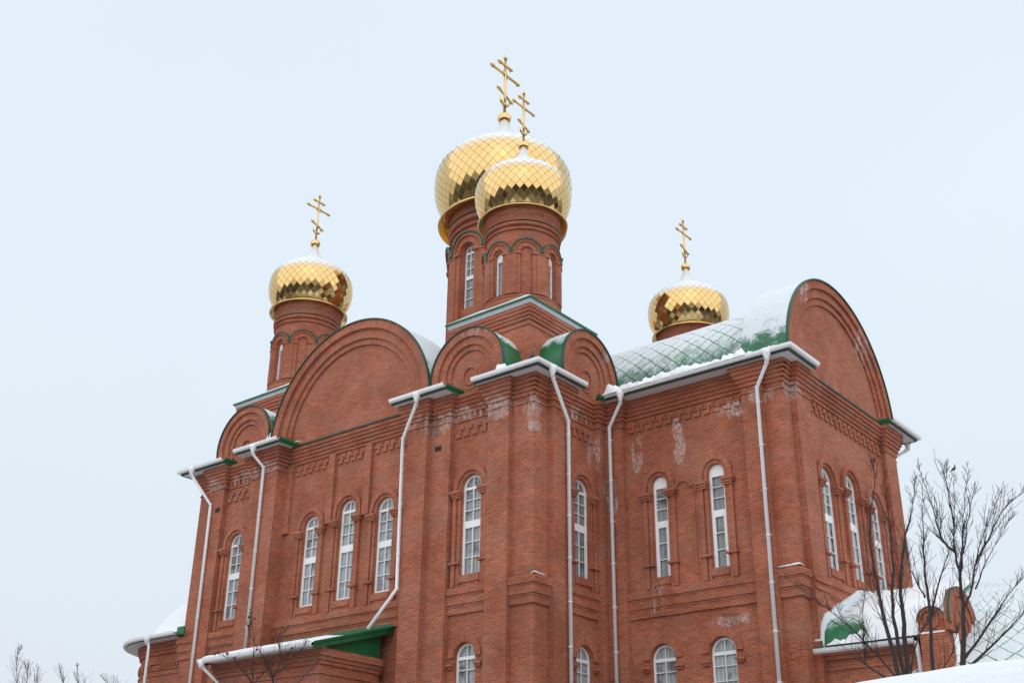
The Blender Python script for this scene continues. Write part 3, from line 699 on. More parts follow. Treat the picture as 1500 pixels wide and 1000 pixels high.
def dome(R, H, nt_, rng):
    B = MB(); pr = onion(R, H)
    S = [0.]
    for a, b in zip(pr, pr[1:]): S.append(S[-1] + hypot(b[0] - a[0], b[1] - a[1]))
    def at(s):
        s = max(0, min(s, S[-1])); i = 0
        while i < len(S) - 2 and S[i + 1] < s: i += 1
        t = (s - S[i]) / max(1e-9, S[i + 1] - S[i]); return (pr[i][0] + (pr[i + 1][0] - pr[i][0]) * t, pr[i][1] + (pr[i + 1][1] - pr[i][1]) * t)
    # ring spacing follows the local tile width so the tiles stay lozenge shaped
    ss = [0.]
    while ss[-1] < S[-1] * .985:
        r = at(ss[-1])[0]; ss.append(ss[-1] + max(.085 * R / 2.2, pi * r / nt_ * 1.12))
    ss[-1] = S[-1]
    def V(j, i):
        s = ss[max(0, min(j, len(ss) - 1))]; r, z = at(s); a = 2 * pi * (i + .5 * (j % 2)) / nt_
        return Vector((r * cos(a), r * sin(a), z))
    for j in range(0, len(ss) - 1):
        for i in range(nt_):
            # lozenge: bottom (j-1), right (j), top (j+1), left (j)
            off = 0 if j % 2 == 0 else 1
            b = V(j - 1, i + off) if j > 0 else V(0, i); r_ = V(j, i + 1) if False else None
            s = ss[j]; r, z = at(s); ac = 2 * pi * (i + (.5 if j % 2 else 0)) / nt_; h = pi / nt_
            lft = Vector((r * cos(ac - h), r * sin(ac - h), z)); rgt = Vector((r * cos(ac + h), r * sin(ac + h), z))
            r2, z2 = at(ss[min(j + 1, len(ss) - 1)]); top = Vector((r2 * cos(ac), r2 * sin(ac), z2))
            r0, z0 = at(ss[max(j - 1, 0)]); bot = Vector((r0 * cos(ac), r0 * sin(ac), z0))
            c = (lft + rgt + top + bot) / 4; nrm = (rgt - lft).cross(top - bot).normalized()
            # flatten onto a plane, then let every tile sit a little askew
            ax = Vector((rng.uniform(-1, 1), rng.uniform(-1, 1), rng.uniform(-1, 1))).normalized()
            rot = Matrix.Rotation(radians(rng.gauss(0, .75)), 3, ax)
            pts = []
            for q in (bot, rgt, top, lft):
                d = q - c; d = d - nrm * d.dot(nrm); pts.append(c + rot @ d + nrm * .012)
            nz = nrm.z; cap = max(0., (nz - .14) / .62) + (.5 if s > S[-1] * .70 else 0)
            B.poly(pts, [(0, 0), (1, 0), (1, 1), (0, 1)], 0, False, cap + .001)
    B2 = [(r - .012, z) for r, z in pr]
    k0 = len(B.f); B.lathe(B2, 64, mi=1, smooth=True)
    for k in range(k0, len(B.f)): B.attr[k] = .001
    return B
def cross_mb(h, bar, t):
    """three-barred cross in the y-z plane, foot at z=0, slanted bar low, crescent at the foot"""
    B = MB()
    def rod(a, b, w=t):
        B.tube([a, b], w, 6)
    def bud(p, d, w=t):
        p = Vector(p); d = Vector(d).normalized(); B.tube([p - d * w, p, p + d * w * 1.6, p + d * w * 3.2], [w * 1.0, w * 1.5, w * 1.2, w * .3], 8)
        o = Vector((0, -d.z, d.y))
        for sg in (-1, 1): B.tube([p + d * w * .3, p + d * w * .5 + o * sg * w * 1.8], [w * .9, w * .6], 6)
    rod((0, 0, 0), (0, 0, h)); bud((0, 0, h), (0, 0, 1))
    zb = h * .70; rod((0, -bar / 2, zb), (0, bar / 2, zb)); bud((0, -bar / 2, zb), (0, -1, 0)); bud((0, bar / 2, zb), (0, 1, 0))
    zu = h * .87; rod((0, -bar * .2, zu), (0, bar * .2, zu)); bud((0, -bar * .2, zu), (0, -1, 0)); bud((0, bar * .2, zu), (0, 1, 0))
    zl = h * .33; sl_ = bar * .22; rod((0, -sl_, zl + sl_ * .35), (0, sl_, zl - sl_ * .35)); bud((0, -sl_, zl + sl_ * .35), (0, -1, .35)); bud((0, sl_, zl - sl_ * .35), (0, 1, -.35))
    rc = bar * .20; pts = []; rad = []
    for i in range(13):
        a = pi * (1.02 + .96 * i / 12); pts.append((0, rc * cos(a), h * .20 + rc * sin(a) + rc * .55)); rad.append(t * (.25 + 1.15 * sin(pi * i / 12)))
    B.tube(pts, rad, 8)
    # fine rays in the angles of the main bar
    for a in (45, 135, 225, 315):
        d = Vector((0, cos(radians(a)), sin(radians(a)))); B.tube([Vector((0, 0, zb)) + d * t, Vector((0, 0, zb)) + d * bar * .16], [t * .5, t * .2], 5)
    return B
def tower_set(loc, R, z, nb, dm, win, kind, wedge, label, proto=None, seed=1, base=None):
    """z: dict of levels; built round the axis at the origin then moved; proto = parts to copy"""
    res = []
    if proto is None:
        rng = random.Random(seed)
        F = Cyl(R); D = MB(); T = MB(); T1 = MB(); T2 = MB(); circ = 2 * pi * R; bay = circ / nb
        zb, zn, zcap, zring, ztop = z['base'], z['base'] + .5 * R / 1.6, z['cap'], z['ring'], z['top']
        k = R / 1.6
        # smooth brick cylinder with openings cut out where windows stand
        ops = {}
        for i in range(nb):
            sc = (i + .5) * bay if False else i * bay
            if win[i % len(win)]: ops[i] = sc
        ww, wt, wz0 = z['ww'], z['wt'], z['wz0']
        for i in range(nb):
            s0, s1 = (i - .5) * bay, (i + .5) * bay
            nseg = 8
            if i in ops:
                r = ww / 2; zs = wt - r
                for a, b in ((s0, ops[i] - r), (ops[i] + r, s1)):
                    for q in range(3):
                        u0, u1 = a + (b - a) * q / 3, a + (b - a) * (q + 1) / 3
                        fquad(D, F, [(u0, zb, 0), (u1, zb, 0), (u1, ztop, 0), (u0, ztop, 0)])
                sc = ops[i]
                fquad(D, F, [(sc - r, zb, 0), (sc + r, zb, 0), (sc + r, wz0, 0), (sc - r, wz0, 0)])
                A = arc(sc, zs, r, 0, pi, 10)
                for p, q in zip(A, A[1:]): fquad(D, F, [(q[0], q[1], 0), (p[0], p[1], 0), (p[0], ztop, 0), (q[0], ztop, 0)])
                ex_strip(D, F, arch_outline(sc, wz0, ww, wt, 10), -.2 * k, 0, front=False)
            else:
                for q in range(nseg):
                    u0, u1 = s0 + (s1 - s0) * q / nseg, s0 + (s1 - s0) * (q + 1) / nseg
                    fquad(D, F, [(u0, zb, 0), (u1, zb, 0), (u1, ztop, 0), (u0, ztop, 0)])
            sc = i * bay; g = z['nw'] / 2; rK = bay / 2 - .02 * k
            # piers between the niches
            fbox(D, F, sc + g, sc + bay - g, zn, zcap, -.01, .10 * k)
            fbox(D, F, sc + g + .16 * k, sc + bay - g - .16 * k, zn, zcap, .0, .135 * k)
            fbox(D, F, sc + g - .03, sc + bay - g + .03, zcap - .02, zcap + .07 * k, -.01, .16 * k)
            # kokoshnik
            fring(D, F, sc, zcap + .07 * k, g + .02, rK * .80, -.01, .10 * k, n=16)
            fring(D, F, sc, zcap + .07 * k, rK * .80, rK - .03 * k, -.01, .16 * k, n=16)
            fring(T, F, sc, zcap + .07 * k, rK - .03 * k, rK + .035 * k, -.01, .20 * k, n=16)
            fbox(T, F, sc + bay / 2 - .085 * k, sc + bay / 2 + .085 * k, zcap + .07 * k, zcap + .27 * k, -.01, .20 * k, n=1)
        # base rings, upper rings
        def ring(r0, z0, z1, B=D): B.lathe([(R - .02, z0), (r0, z0), (r0, z1), (R - .02, z1 + .04)], 64, uvR=R)
        def torus(r0, z0, z1, B=D): B.lathe([(R - .02, z0), (r0 - .04, z0), (r0, z0 + (z1 - z0) * .3), (r0, z0 + (z1 - z0) * .7), (r0 - .05, z1), (R - .02, z1 + .03)], 64, uvR=R)
        torus(R + .13 * k, zb + .02, zb + .33 * k); ring(R + .09 * k, zb + .33 * k, zb + .47 * k)
        torus(R + .12 * k, zring - .08 * k, zring + .10 * k); ring(R + .07 * k, zring - .30 * k, zring - .22 * k)
        D.lathe([(R + .03 * k, zring + .1 * k), (R + .06 * k, ztop - .35 * k), (R + .10 * k, ztop - .33 * k), (R + .10 * k, ztop)], 64, uvR=R)
        T1.lathe([(R, zring + .125 * k), (R + .125 * k, zring + .110 * k), (R + .128 * k, zring + .13 * k), (R, zring + .19 * k)], 64)
        T2.lathe([(R, zb + .49 * k), (R + .10 * k, zb + .475 * k), (R, zb + .53 * k)], 64)
        drum = D.build('drum', BRICKD); res.append((drum, [T.build('arch_flashing', TRIM, drum), T1.build('ring_flashing', TRIM, drum), T2.build('ring_flashing', TRIM, drum)]))
        for i in ops:
            wn = window_frame(F, ops[i], wz0, ww, wt, -.12 * k, kind, .06 * (1.2 if kind == 'drum' else 1)); res.append((wn, list(wn.children)))
        # dome with its rim, ball and cross
        dmo = dome(dm['R'], dm['H'], dm['n'], rng).build('dome', [GTILE, GOLD])
        dmo.location = (0, 0, ztop + .03); ch = []
        S = MB(); q = dm['R'] / 2.17
        S.lathe([(R + .04 * k, -.02), (dm['rim'] - .03, -.15 * q), (dm['rim'] + .02, -.15 * q), (dm['rim'] + .035, -.11 * q), (dm['rim'] + .01, -.08 * q), (dm['R'] * .80, .05 * q), (dm['R'] * .77, .05 * q)], 72)
        ch.append(S.build('rim', GOLD, dmo))
        S = MB(); rb = dm['ball']; zc = dm['zball'] - ztop
        S.lathe([(max(.001, rb * sin(pi * i / 14)), zc - rb * cos(pi * i / 14)) for i in range(15)], 28)
        S.lathe([(dm['R'] * .085, dm['H'] * .94), (dm['R'] * .062, dm['H'] * .97), (dm['R'] * .042, zc - rb * 1.05), (dm['R'] * .075, zc - rb * .95)], 24)
        ch.append(S.build('finial_ball', GOLD, dmo))
        X = cross_mb(dm['zcross'] - dm['zball'] - rb, dm['bar'], dm['t'])
        xo = X.build('cross', GOLD, dmo); xo.location = (0, 0, zc + rb * .95); ch.append(xo)
        res.append((dmo, ch))
        if base:
            E_, Q_ = base(); res.append((E_, Q_))
    else:
        for o, ch in proto:
            c = o.copy(); COL.objects.link(c); cc = []
            for h in ch:
                d = h.copy(); COL.objects.link(d); d.parent = c; cc.append(d)
            res.append((c, cc))
    for o, ch in res:
        zz = ztop0 if False else o.location.z
        o.location = (loc[0], loc[1], zz); part(o)
        if o.name.startswith('dome'): o['label'] = label
    return res
def pedestal():
    a = 1.95; B = MB()
    B.prism([(-a, -a), (a, -a), (a, a), (-a, a)], 7.0, 10.9)
    for z0, z1, o in ((10.05, 10.16, .05), (10.28, 10.42, .08), (10.42, 10.56, .14), (10.56, 10.70, .20), (10.70, 10.86, .24)):
        q = a + o; B.prism([(-q, -q), (q, -q), (q, q), (-q, q)], z0, z1)
    o = B.build('tower_base', BRICK)
    E = MB()
    def sq(h): return [(-h, -h), (h, -h), (h, h), (-h, h)]
    def band(h0, z0, h1, z1, mi):
        p, q = sq(h0), sq(h1)
        for i in range(4):
            j = (i + 1) % 4; E.poly([(*p[i], z0), (*p[j], z0), (*q[j], z1), (*q[i], z1)], mi=mi)
    band(2.05, 10.84, 2.22, 10.86, 0); band(2.22, 10.86, 2.26, 11.02, 0); band(2.26, 11.02, 2.33, 11.03, 1); band(2.33, 11.03, 2.33, 11.10, 1); band(2.33, 11.10, 1.3, 11.85, 2)
    e = E.build('eave', [FASCIA_SHADE, GREEN, GSNOW], o)
    return o, [e]
ZS = dict(base=11.50, niche=12.2, cap=13.90, ring=15.42, top=16.29, ww=.46, wt=14.14, wz0=12.08, nw=.50)
DS = dict(R=2.17, H=4.1, n=36, rim=1.98, ball=.265, zball=20.48, zcross=23.46, bar=1.36, t=.056)
near = tower_set((-2.92, 2.85), 1.60, ZS, 8, DS, (1, 0), 'tower', 0, 'near small dome standing in front of the great dome', seed=3, base=pedestal)
tower_set((-17.35, 3.1), 1.60, ZS, 8, DS, (1, 0), 'tower', 0, 'small dome at the far left corner', proto=near)
tower_set((-3.1, 17.45), 1.60, ZS, 8, DS, (1, 0), 'tower', 0, 'small dome half hidden behind the side arm roof', proto=near)
tower_set((-17.3, 17.3), 1.60, ZS, 8, DS, (1, 0), 'tower', 0, 'small dome at the back corner', proto=near)
ZC = dict(base=13.4, niche=15.7, cap=19.2, ring=21.32, top=22.12, ww=.80, wt=19.75, wz0=16.05, nw=.95)
DC = dict(R=3.80, H=6.95, n=46, rim=3.50, ball=.40, zball=29.2, zcross=33.5, bar=2.2, t=.085)
def cpedestal():
    a = 3.3; B = MB(); B.prism([(-a, -a), (a, -a), (a, a), (-a, a)], 7.0, 13.3); q = a + .3; B.prism([(-q, -q), (q, -q), (q, q), (-q, q)], 13.0, 13.2)
    o = B.build('tower_base', BRICK)
    E = MB(); E.prism([(-3.7, -3.7), (3.7, -3.7), (3.7, 3.7), (-3.7, 3.7)], 13.3, 13.42)
    return o, [E.build('eave', GREEN, o)]
tower_set((-10.0, 9.9), 2.72, ZC, 8, DC, (1, 1), 'drum', 0, 'great central dome', seed=9, base=cpedestal)

# ------------------------------------------------------------------ porch (lean-to at the long side)
def porch():
    B = MB(); x0, x1, y0 = -13.2, -7.3, -3.15
    B.prism([(x0, y0), (x1, y0), (x1, -.15), (x0, -.15)], -7.2, -2.74)
    for z0, z1, o in ((-2.98, -2.72, .20), (-3.12, -2.98, .13), (-3.26, -3.12, .07), (-3.6, -3.52, .05)):
        B.prism([(x0 - o, y0 - o), (x1 + o, y0 - o), (x1 + o, -.15), (x0 - o, -.15)], z0, z1)
    o = part(B.build('porch', BRICK))
    R = MB(); a, b, yf, zf, zw = x0 - .25, x1 + .35, -3.85, -2.66, -1.48
    R.poly([(a, yf, zf), (b, yf, zf), (b, .16, zw), (a, .16, zw)], mi=0); R.poly([(a, yf, zf - .08), (a, .16, zw - .08), (b, .16, zw - .08), (b, yf, zf - .08)], mi=0)
    # verge board and closed green end
    for k, xx in ((0, b), (1, a)):
        sg = 1 if k == 0 else -1
        R.poly([(xx, yf, zf - .22), (xx, .16, zw - .22), (xx, .16, zw + .05), (xx, yf, zf + .05)], mi=0)
        R.poly([(xx + sg * .06, yf, zf - .02), (xx + sg * .06, .16, zw - .02), (xx + sg * .06, .16, zw + .06), (xx + sg * .06, yf, zf + .06)], mi=0)
        R.poly([(xx, yf, zf + .06), (xx, .16, zw + .06), (xx + sg * .06, .16, zw + .06), (xx + sg * .06, yf, zf + .06)], mi=0)
        xe = x1 + .02 if k == 0 else x0 - .02
        R.poly([(xe, y0, -2.72), (xe, -.16, -2.72), (xe, -.16, zw - .2), (xe, y0, zf)], mi=0)
        R.poly([(xe, yf, zf - .22), (xe, .16, zw - .22), (xx, .16, zw - .22), (xx, yf, zf - .22)], mi=0)
    fbox(R, FL, -b, -a, zw - .05, zw + .16, -.22, -.12)
    R.poly([(a, yf, zf - .1), (b, yf, zf - .1), (b, y0, zf - .06), (a, y0, zf - .06)], mi=1)
    R.build('lean_to_roof', [GREEN, SOFFIT], o)
    G = MB(); G.sweep([(a, yf), (b - .02, yf)], [(q + .01, t + zf - .14) for q, t in GUT]); G.build('gutter', PIPE, o)
    D = MB(); P = [Vector(p) for p in ((a + .25, yf - .1, zf - .1), (a + .3, yf - .05, zf - .3), (a + .8, y0 - .12, zf - 1.0), (a + .8, y0 - .12, -6.8))]
    D.tube(P, .06, 10); D.tube([P[0] + Vector((0, 0, .1)), P[0] - Vector((0, 0, .12)), P[0] - Vector((0, 0, .25))], [.13, .12, .065], 12); D.build('downpipe', PIPE, o)
    # snow on the roof slope
    rows = []
    for j in range(13):
        t = j / 12; row = []
        for i in range(41):
            u = i / 40; x = a + .05 + (b - a - .1) * u; y = yf - .06 + t * 2.5; z = zf + (zw - zf) * (y - yf) / (.16 - yf)
            h = .15 * (1 - .35 * noise.noise((x * .9, y * 1.2, 3))) * min(1, (1 - t) * 3) * min(1, u * 30, (1 - u) * 6 + .1)
            row.append((x, y, z + h + .004))
        rows.append(row)
    SN.grid(rows, None, 0, True)
    SN.grid([[(p[0], p[1] - .02, p[2] - .16) for p in rows[0]], rows[0]], None, 0, True)
    return o
porch()

# ------------------------------------------------------------------ low rounded annex at the far end
def west_annex():
    xq, y0, R = -22.9, .4, 3.0
    def outline(off, n=14):
        pts = [(-LEN + .0, y0 - off)]
        pts += [(xq - (R + off) * sin(pi / 2 * i / n), y0 + R - (R + off) * cos(pi / 2 * i / n)) for i in range(n + 1)]
        pts += [(xq - (R + off), 16.0)]
        return pts
    B = MB(); acc = 0
    def strip(off, z0, z1):
        o = outline(off); o2 = outline(off - .3); acc = 0
        for p, q in zip(o, o[1:]):
            l = hypot(q[0] - p[0], q[1] - p[1])
            B.poly([(*p, z0), (*q, z0), (*q, z1), (*p, z1)], [(acc, z0), (acc + l, z0), (acc + l, z1), (acc, z1)]); acc += l
        for zz in (z0, z1):
            for i in range(len(o) - 1): B.poly([(*o[i], zz), (*o[i + 1], zz), (*o2[i + 1], zz), (*o2[i], zz)])
    strip(0, -7.2, -.3)
    for z0, z1, o in ((-.60, -.40, .22), (-.75, -.60, .16), (-.92, -.75, .10), (-1.62, -1.54, .06), (-1.86, -1.80, .05), (-1.34, -1.24, .07)): strip(o, z0, z1)
    o = outline(0, 14); acc = 0
    for i in range(60):                     # dentil row
        t = i * .21
        if t < 2.1: p = Vector((-LEN - t, y0)); d = Vector((-1, 0))
        else:
            a = (t - 2.1) / R
            if a > pi / 2: break
            p = Vector((xq - R * sin(a), y0 + R - R * cos(a))); d = Vector((-cos(a), sin(a)))
        nn = Vector((d.y, -d.x)) * (1 if Vector((d.y, -d.x)).y < .01 else 1)
        nn = Vector((-abs(d.y), -abs(d.x)))
        q = [p - nn * .01, p + d * .11 - nn * .01, p + d * .11 + nn * .09, p + nn * .09]; B.prism([(v.x, v.y) for v in q], -1.54, -1.34)
    an = part(B.build('rounded_annex', BRICK))
    R_ = MB(); path = outline(.78, 14)
    rows = []
    prof = [(.80, -.40), (.80, -.22), (.55, -.14), (.0, .05), (-.3, .2), (-.6, .8), (-1.0, 1.35), (-1.5, 1.8), (-2.2, 2.1), (-2.9, 2.2)]
    def out2(off): return outline(off, 14)
    for off, z in prof: rows.append([(*p, z) for p in out2(off)])
    R_.grid(rows[1:], None, 0, True)
    for i in range(len(rows[0]) - 1): R_.poly([rows[0][i], rows[0][i + 1], rows[1][i + 1], rows[1][i]], mi=2)
    s0, s1 = outline(.8, 14), outline(.1, 14)
    for i in range(len(s0) - 1): R_.poly([(*s0[i], -.40), (*s0[i + 1], -.40), (*s1[i + 1], -.38), (*s1[i], -.38)], mi=1)
    R_.poly([(-LEN + .02, y0 - .82, -.42), (-LEN + .02, y0, -.42), (-LEN + .02, y0, .08), (-LEN + .02, y0 - .5, -.12)], mi=2)
    # green closing board at the near end, standing out from the wall
    R_.box(-LEN + .03, -LEN + .55, y0 - .80, y0 - .74, -.36, -.02, 2)
    R_.build('roof', [SNOW, SOFFIT, GREEN], an)
    G = MB(); G.sweep([p for p in reversed(outline(.80, 14))][::-1] and [(p[0], p[1]) for p in outline(.80, 14)][::-1], [(a, b - .36) for a, b in GUT]); G.build('gutter', PIPE, an)
    D = MB(); D.tube([(-22.2, -.5, -.35), (-22.1, -.45, -.7), (-22.0, -.42, -7)], .065, 10); D.tube([(-22.2, -.5, -.2), (-22.2, -.5, -.4), (-22.2, -.5, -.62)], [.16, .15, .07], 12); D.build('downpipe', PIPE, an)
west_annex()

# ------------------------------------------------------------------ low altar annex at the end of the arm, with its round gables and lower apse
def east_annex():
    B = MB(); x0, x1, y0, y1 = 8.05, 11.3, 5.45, 14.05
    B.prism([(x0, y0), (x1, y0), (x1, y1), (x0, y1)], -7.2, -3.2)
    for z0, z1, o in ((-3.36, -3.16, .16), (-3.5, -3.36, .10), (-3.84, -3.74, .05)): B.prism([(x0, y0 - o), (x1 + o, y0 - o), (x1 + o, y1 + o), (x0, y1 + o)], z0, z1)
    an = part(B.build('altar_annex', BRICK))
    prof = [(5.1, -3.15), (5.25, -2.6), (5.62, -2.15), (6.4, -1.86), (7.2, -1.5), (7.95, -1.15), (8.7, -.78), (9.75, -.62)]
    prof = prof + [(19.5 - y, z) for y, z in reversed(prof[:-1])]
    R = MB(); rows = []; uv = []; acc = [0]
    for a, b in zip(prof, prof[1:]): acc.append(acc[-1] + hypot(b[0] - a[0], b[1] - a[1]))
    for j in range(7):
        x = x0 + (12.55 - x0) * j / 6; rows.append([(x, y, z) for y, z in prof]); uv.append([(x * 1.35, s * 1.35) for s in acc])
    R.grid(rows, uv, 0, True)
    ct = bpy.data.objects
    e = 12.55
    B2 = MB(); B2.prism([(11.3, 5.9), (12.5, 5.9), (12.5, 14.05), (11.3, 14.05)], -7.2, -3.2); B2.build('end_wall', BRICK, an)
    R.poly([(e, y, z) for y, z in prof] , mi=1)
    R.build('roof', [GSHIN2, SNOW], an)
    T = MB()                                # flashing where the roof meets the gable wall
    for (a, b), (c, d) in zip(prof, prof[1:]):
        T.poly([(8.31, a, b - .02), (8.31, c, d - .02), (8.31, c, d + .26), (8.31, a, b + .26)]); T.poly([(8.04, a, b + .26), (8.31, a, b + .26), (8.31, c, d + .26), (8.04, c, d + .26)]); T.poly([(8.31, a, b + .26), (8.36, a, b), (8.36, c, d), (8.31, c, d + .26)])
    T.build('flashing', FROST, an)
    G = MB(); G.sweep([(x0, y0 - .42), (x1 + .2, y0 - .42)], [(a, b - 3.34) for a, b in GUT]); G.build('gutter', SOFFIT, an)
    D = MB(); D.tube([(x1 + .2, y0 - .4, -3.25), (x1 + .18, y0 - .25, -3.7), (x1 + .16, y0 - .12, -7)], .075, 10); D.build('downpipe', PIPE, an)
    D = MB(); D.tube([(13.0, 4.4, -3.3), (12.95, 4.4, -7)], .075, 10); D.build('downpipe', PIPE, an)
    # thick snow lying on the slope
    rows = []
    for j in range(25):
        x = 8.75 + (12.5 - 8.75) * j / 24; row = []
        for i in range(15):
            t = i / 14; y = 6.35 + t * 3.4 - 1.24 * min(1, max(0, (x - 8.85) / 1.1)); 
            k = 0
            while k < len(prof) - 2 and prof[k + 1][0] < y: k += 1
            z = prof[k][1] + (prof[k + 1][1] - prof[k][1]) * (y - prof[k][0]) / (prof[k + 1][0] - prof[k][0])
            row.append((x, y - .20 * (1 - t) ** 3 * min(1, max(0, (x - 9.3) / 1.2)), z + (.02 if i == 0 else .13) * (1 + .4 * noise.noise((x * 1.5, y * 1.5, 2))) * (1 if j else .1)))
        rows.append(row)
    SN.grid(rows, None, 0, True)
    snow_ridge([(8.5, 5.22, -3.08), (x1 + .3, 5.2, -3.1)], .2, .26, 31)
    # two round-headed brick gables at the end corner, each with its short barrel roof
    F = Flat((12.7, 0, 0), (0, 1, 0), (1, 0, 0)); F2 = Flat((0, 4.93, 0), (1, 0, 0), (0, -1, 0))
    for FF, sc, zc, r, zb, dep, lab in ((F, 6.05, -2.82, 1.28, -3.05, .12, 'wide round brick gable at the annex end'), (F2, 12.12, -2.72, .44, -7.2, .5, 'narrow round-topped brick gable at the annex corner')):
        K = MB(); ex_strip(K, FF, [(sc - r, zb), (sc + r, zb)] + arc(sc, zc, r, 0, pi, 20), -dep, 0); fring(K, FF, sc, zc, r * .78, r, -.02, .06, n=20); fring(K, FF, sc, zc, r * .4, r * .55, -.02, .04, 0, 2 * pi, n=20, ends=False)
        g = K.build('round_gable', BRICK, an); g['label'] = lab
        K = MB(); fring(K, FF, sc, zc, r + .001, r + .03, -.02, .07, n=24); K.build('gable_roof', TRIM, an)
    # lower apse with conical tiled roof
    A = MB(); cx, cy, Ra = 12.6, 10.2, 4.6
    A.lathe([(Ra, -7.2), (Ra, -4.6), (Ra + .3, -4.5), (Ra + .3, -4.4)], 40, (cx, cy), uvR=Ra); A.build('apse_wall', BRICK, an)
    A = MB(); pr = [(Ra + .65, -4.45), (Ra + .3, -4.0), (Ra - .5, -3.25), (Ra - 1.6, -2.4), (Ra - 2.9, -1.4), (.5, -.68)]
    n = 48; rows = [[(cx + r * cos(2 * pi * k / n), cy + r * sin(2 * pi * k / n), z) for k in range(n + 1)] for r, z in pr]; acc = [0]
    for a, b in zip(pr, pr[1:]): acc.append(acc[-1] + hypot(a[0] - b[0], a[1] - b[1]))
    A.grid(rows, [[(k * 36 / n, s * 1.2) for k in range(n + 1)] for s in acc], 0, True); A.build('apse_roof', GSHIN, an)
east_annex()
tag(SN.build('roof_snow', SNOW), 'lumpy white snow lying along the gutters and roof edges', 'snow', kind='stuff')

# ------------------------------------------------------------------ ground
def hgt(x, y):
    d = hypot(x + 2, y - 6); 
    k = [(0, -7.0), (20, -7.0), (26, -8.2), (31, -9.5), (36, -10.7), (42, -11.6), (50, -12.1), (500, -13.5)]
    z = k[-1][1]
    for (a, b), (c, e) in zip(k, k[1:]):
        if a <= d <= c: z = b + (e - b) * (d - a) / (c - a); break
    # snow bank heaped up to the right of the camera
    ux, uy = x - 21.0, y + 17.9; a = ux * .95 + uy * .32; b = -ux * .32 + uy * .95
    bank = -8.04 + .05 * a * (1 if a > 0 else 2.3) + .05 * noise.noise((a * .9, b * .4, 1.3))
    wgt = math.exp(-min(50, (b / 2.3) ** 2)) * (1 / (1 + math.exp(max(-50, min(50, -(a + 4.2) * 2.2)))))
    z = z + (max(bank, z) - z) * wgt
    return z + .06 * noise.noise((x * .35, y * .35, 0)) * min(1, d / 30)
def ground_mat():
    m, nt, b = mat('snowy_ground', .8, 0, (.8, .8, .8), .3)
    geo = nt.nodes.new('ShaderNodeNewGeometry'); pos = geo.outputs['Position']
    n = noise_(nt, pos, 5, 5, .65); p = noise_(nt, pos, .11, 5, .6); q = noise_(nt, pos, .5, 5, .7)
    vd = N(nt, 'VectorMath', _operation='DISTANCE'); L(nt, pos, vd.inputs[0]); vd.inputs[1].default_value = (21, -17, -8)
    snow = mixc(nt, n, (.83, .86, .90), (.92, .94, .96)); soil = mixc(nt, q, (.07, .06, .05), (.26, .245, .23))
    f = math_(nt, 'MULTIPLY', smooth(nt, math_(nt, 'ADD', p, math_(nt, 'MULTIPLY', q, .3)), .50, .66), smooth(nt, vd.outputs['Value'], 9, 14))
    L(nt, mixc(nt, f, snow, soil), b.inputs['Base Color'])
    bp = N(nt, 'Bump', Strength=.4, Distance=.06); L(nt, math_(nt, 'ADD', n, math_(nt, 'MULTIPLY', noise_(nt, pos, 1.4, 3), 1.5)), bp.inputs['Height']); L(nt, bp.outputs[0], b.inputs['Normal'])
    return m
G = MB()
def axis(c, near, far, n, m):
    v = [c + near * (i / n) for i in range(-n, n + 1)]; k = 1.25; step = near / n; e = near
    while e < far:
        step *= k; e += step; v = [c - e] + v + [c + e]
    return v
xs = axis(14, 22, 500, 88, 0); ys = axis(-14, 22, 500, 88, 0)
G.grid([[(x, y, hgt(x, y)) for x in xs] for y in ys], None, 0, True)
tag(G.build('snowy_ground', ground_mat(), weld=True), kind='structure')

# unseen woods all round, added for the dark reflections in the domes
rw = random.Random(5); Wd = MB()
for i in range(4200):
    a = rw.uniform(0, 2 * pi); d = rw.uniform(110, 175) if i < 1500 else rw.uniform(44, 115); x, y = 5 + d * cos(a), d * sin(a); h = rw.uniform(7, 16)
    if i >= 1500 and ((x - 25.1) * -.634 + (y + 32.1) * .774) > .66 * hypot(x - 25.1, y + 32.1) - 6: continue; r = rw.uniform(1.2, 2.8); z0 = -13
    m = 5; c0 = rw.uniform(0, 6)
    top = (x + rw.uniform(-.5, .5), y, z0 + h)
    lo = [(x + r * .35 * cos(c0 + k * 2 * pi / m), y + r * .35 * sin(c0 + k * 2 * pi / m), z0) for k in range(m)]
    mid_ = [(x + r * rw.uniform(.7, 1.3) * cos(c0 + k * 2 * pi / m), y + r * rw.uniform(.7, 1.3) * sin(c0 + k * 2 * pi / m), z0 + h * rw.uniform(.35, .65)) for k in range(m)]
    for k in range(m):
        q = (k + 1) % m; Wd.poly([lo[k], lo[q], mid_[q], mid_[k]]); Wd.poly([mid_[k], mid_[q], top])
tag(Wd.build('unseen_woods', WOODS), 'dark winter woods ringing the snowy village', 'woods', kind='stuff')

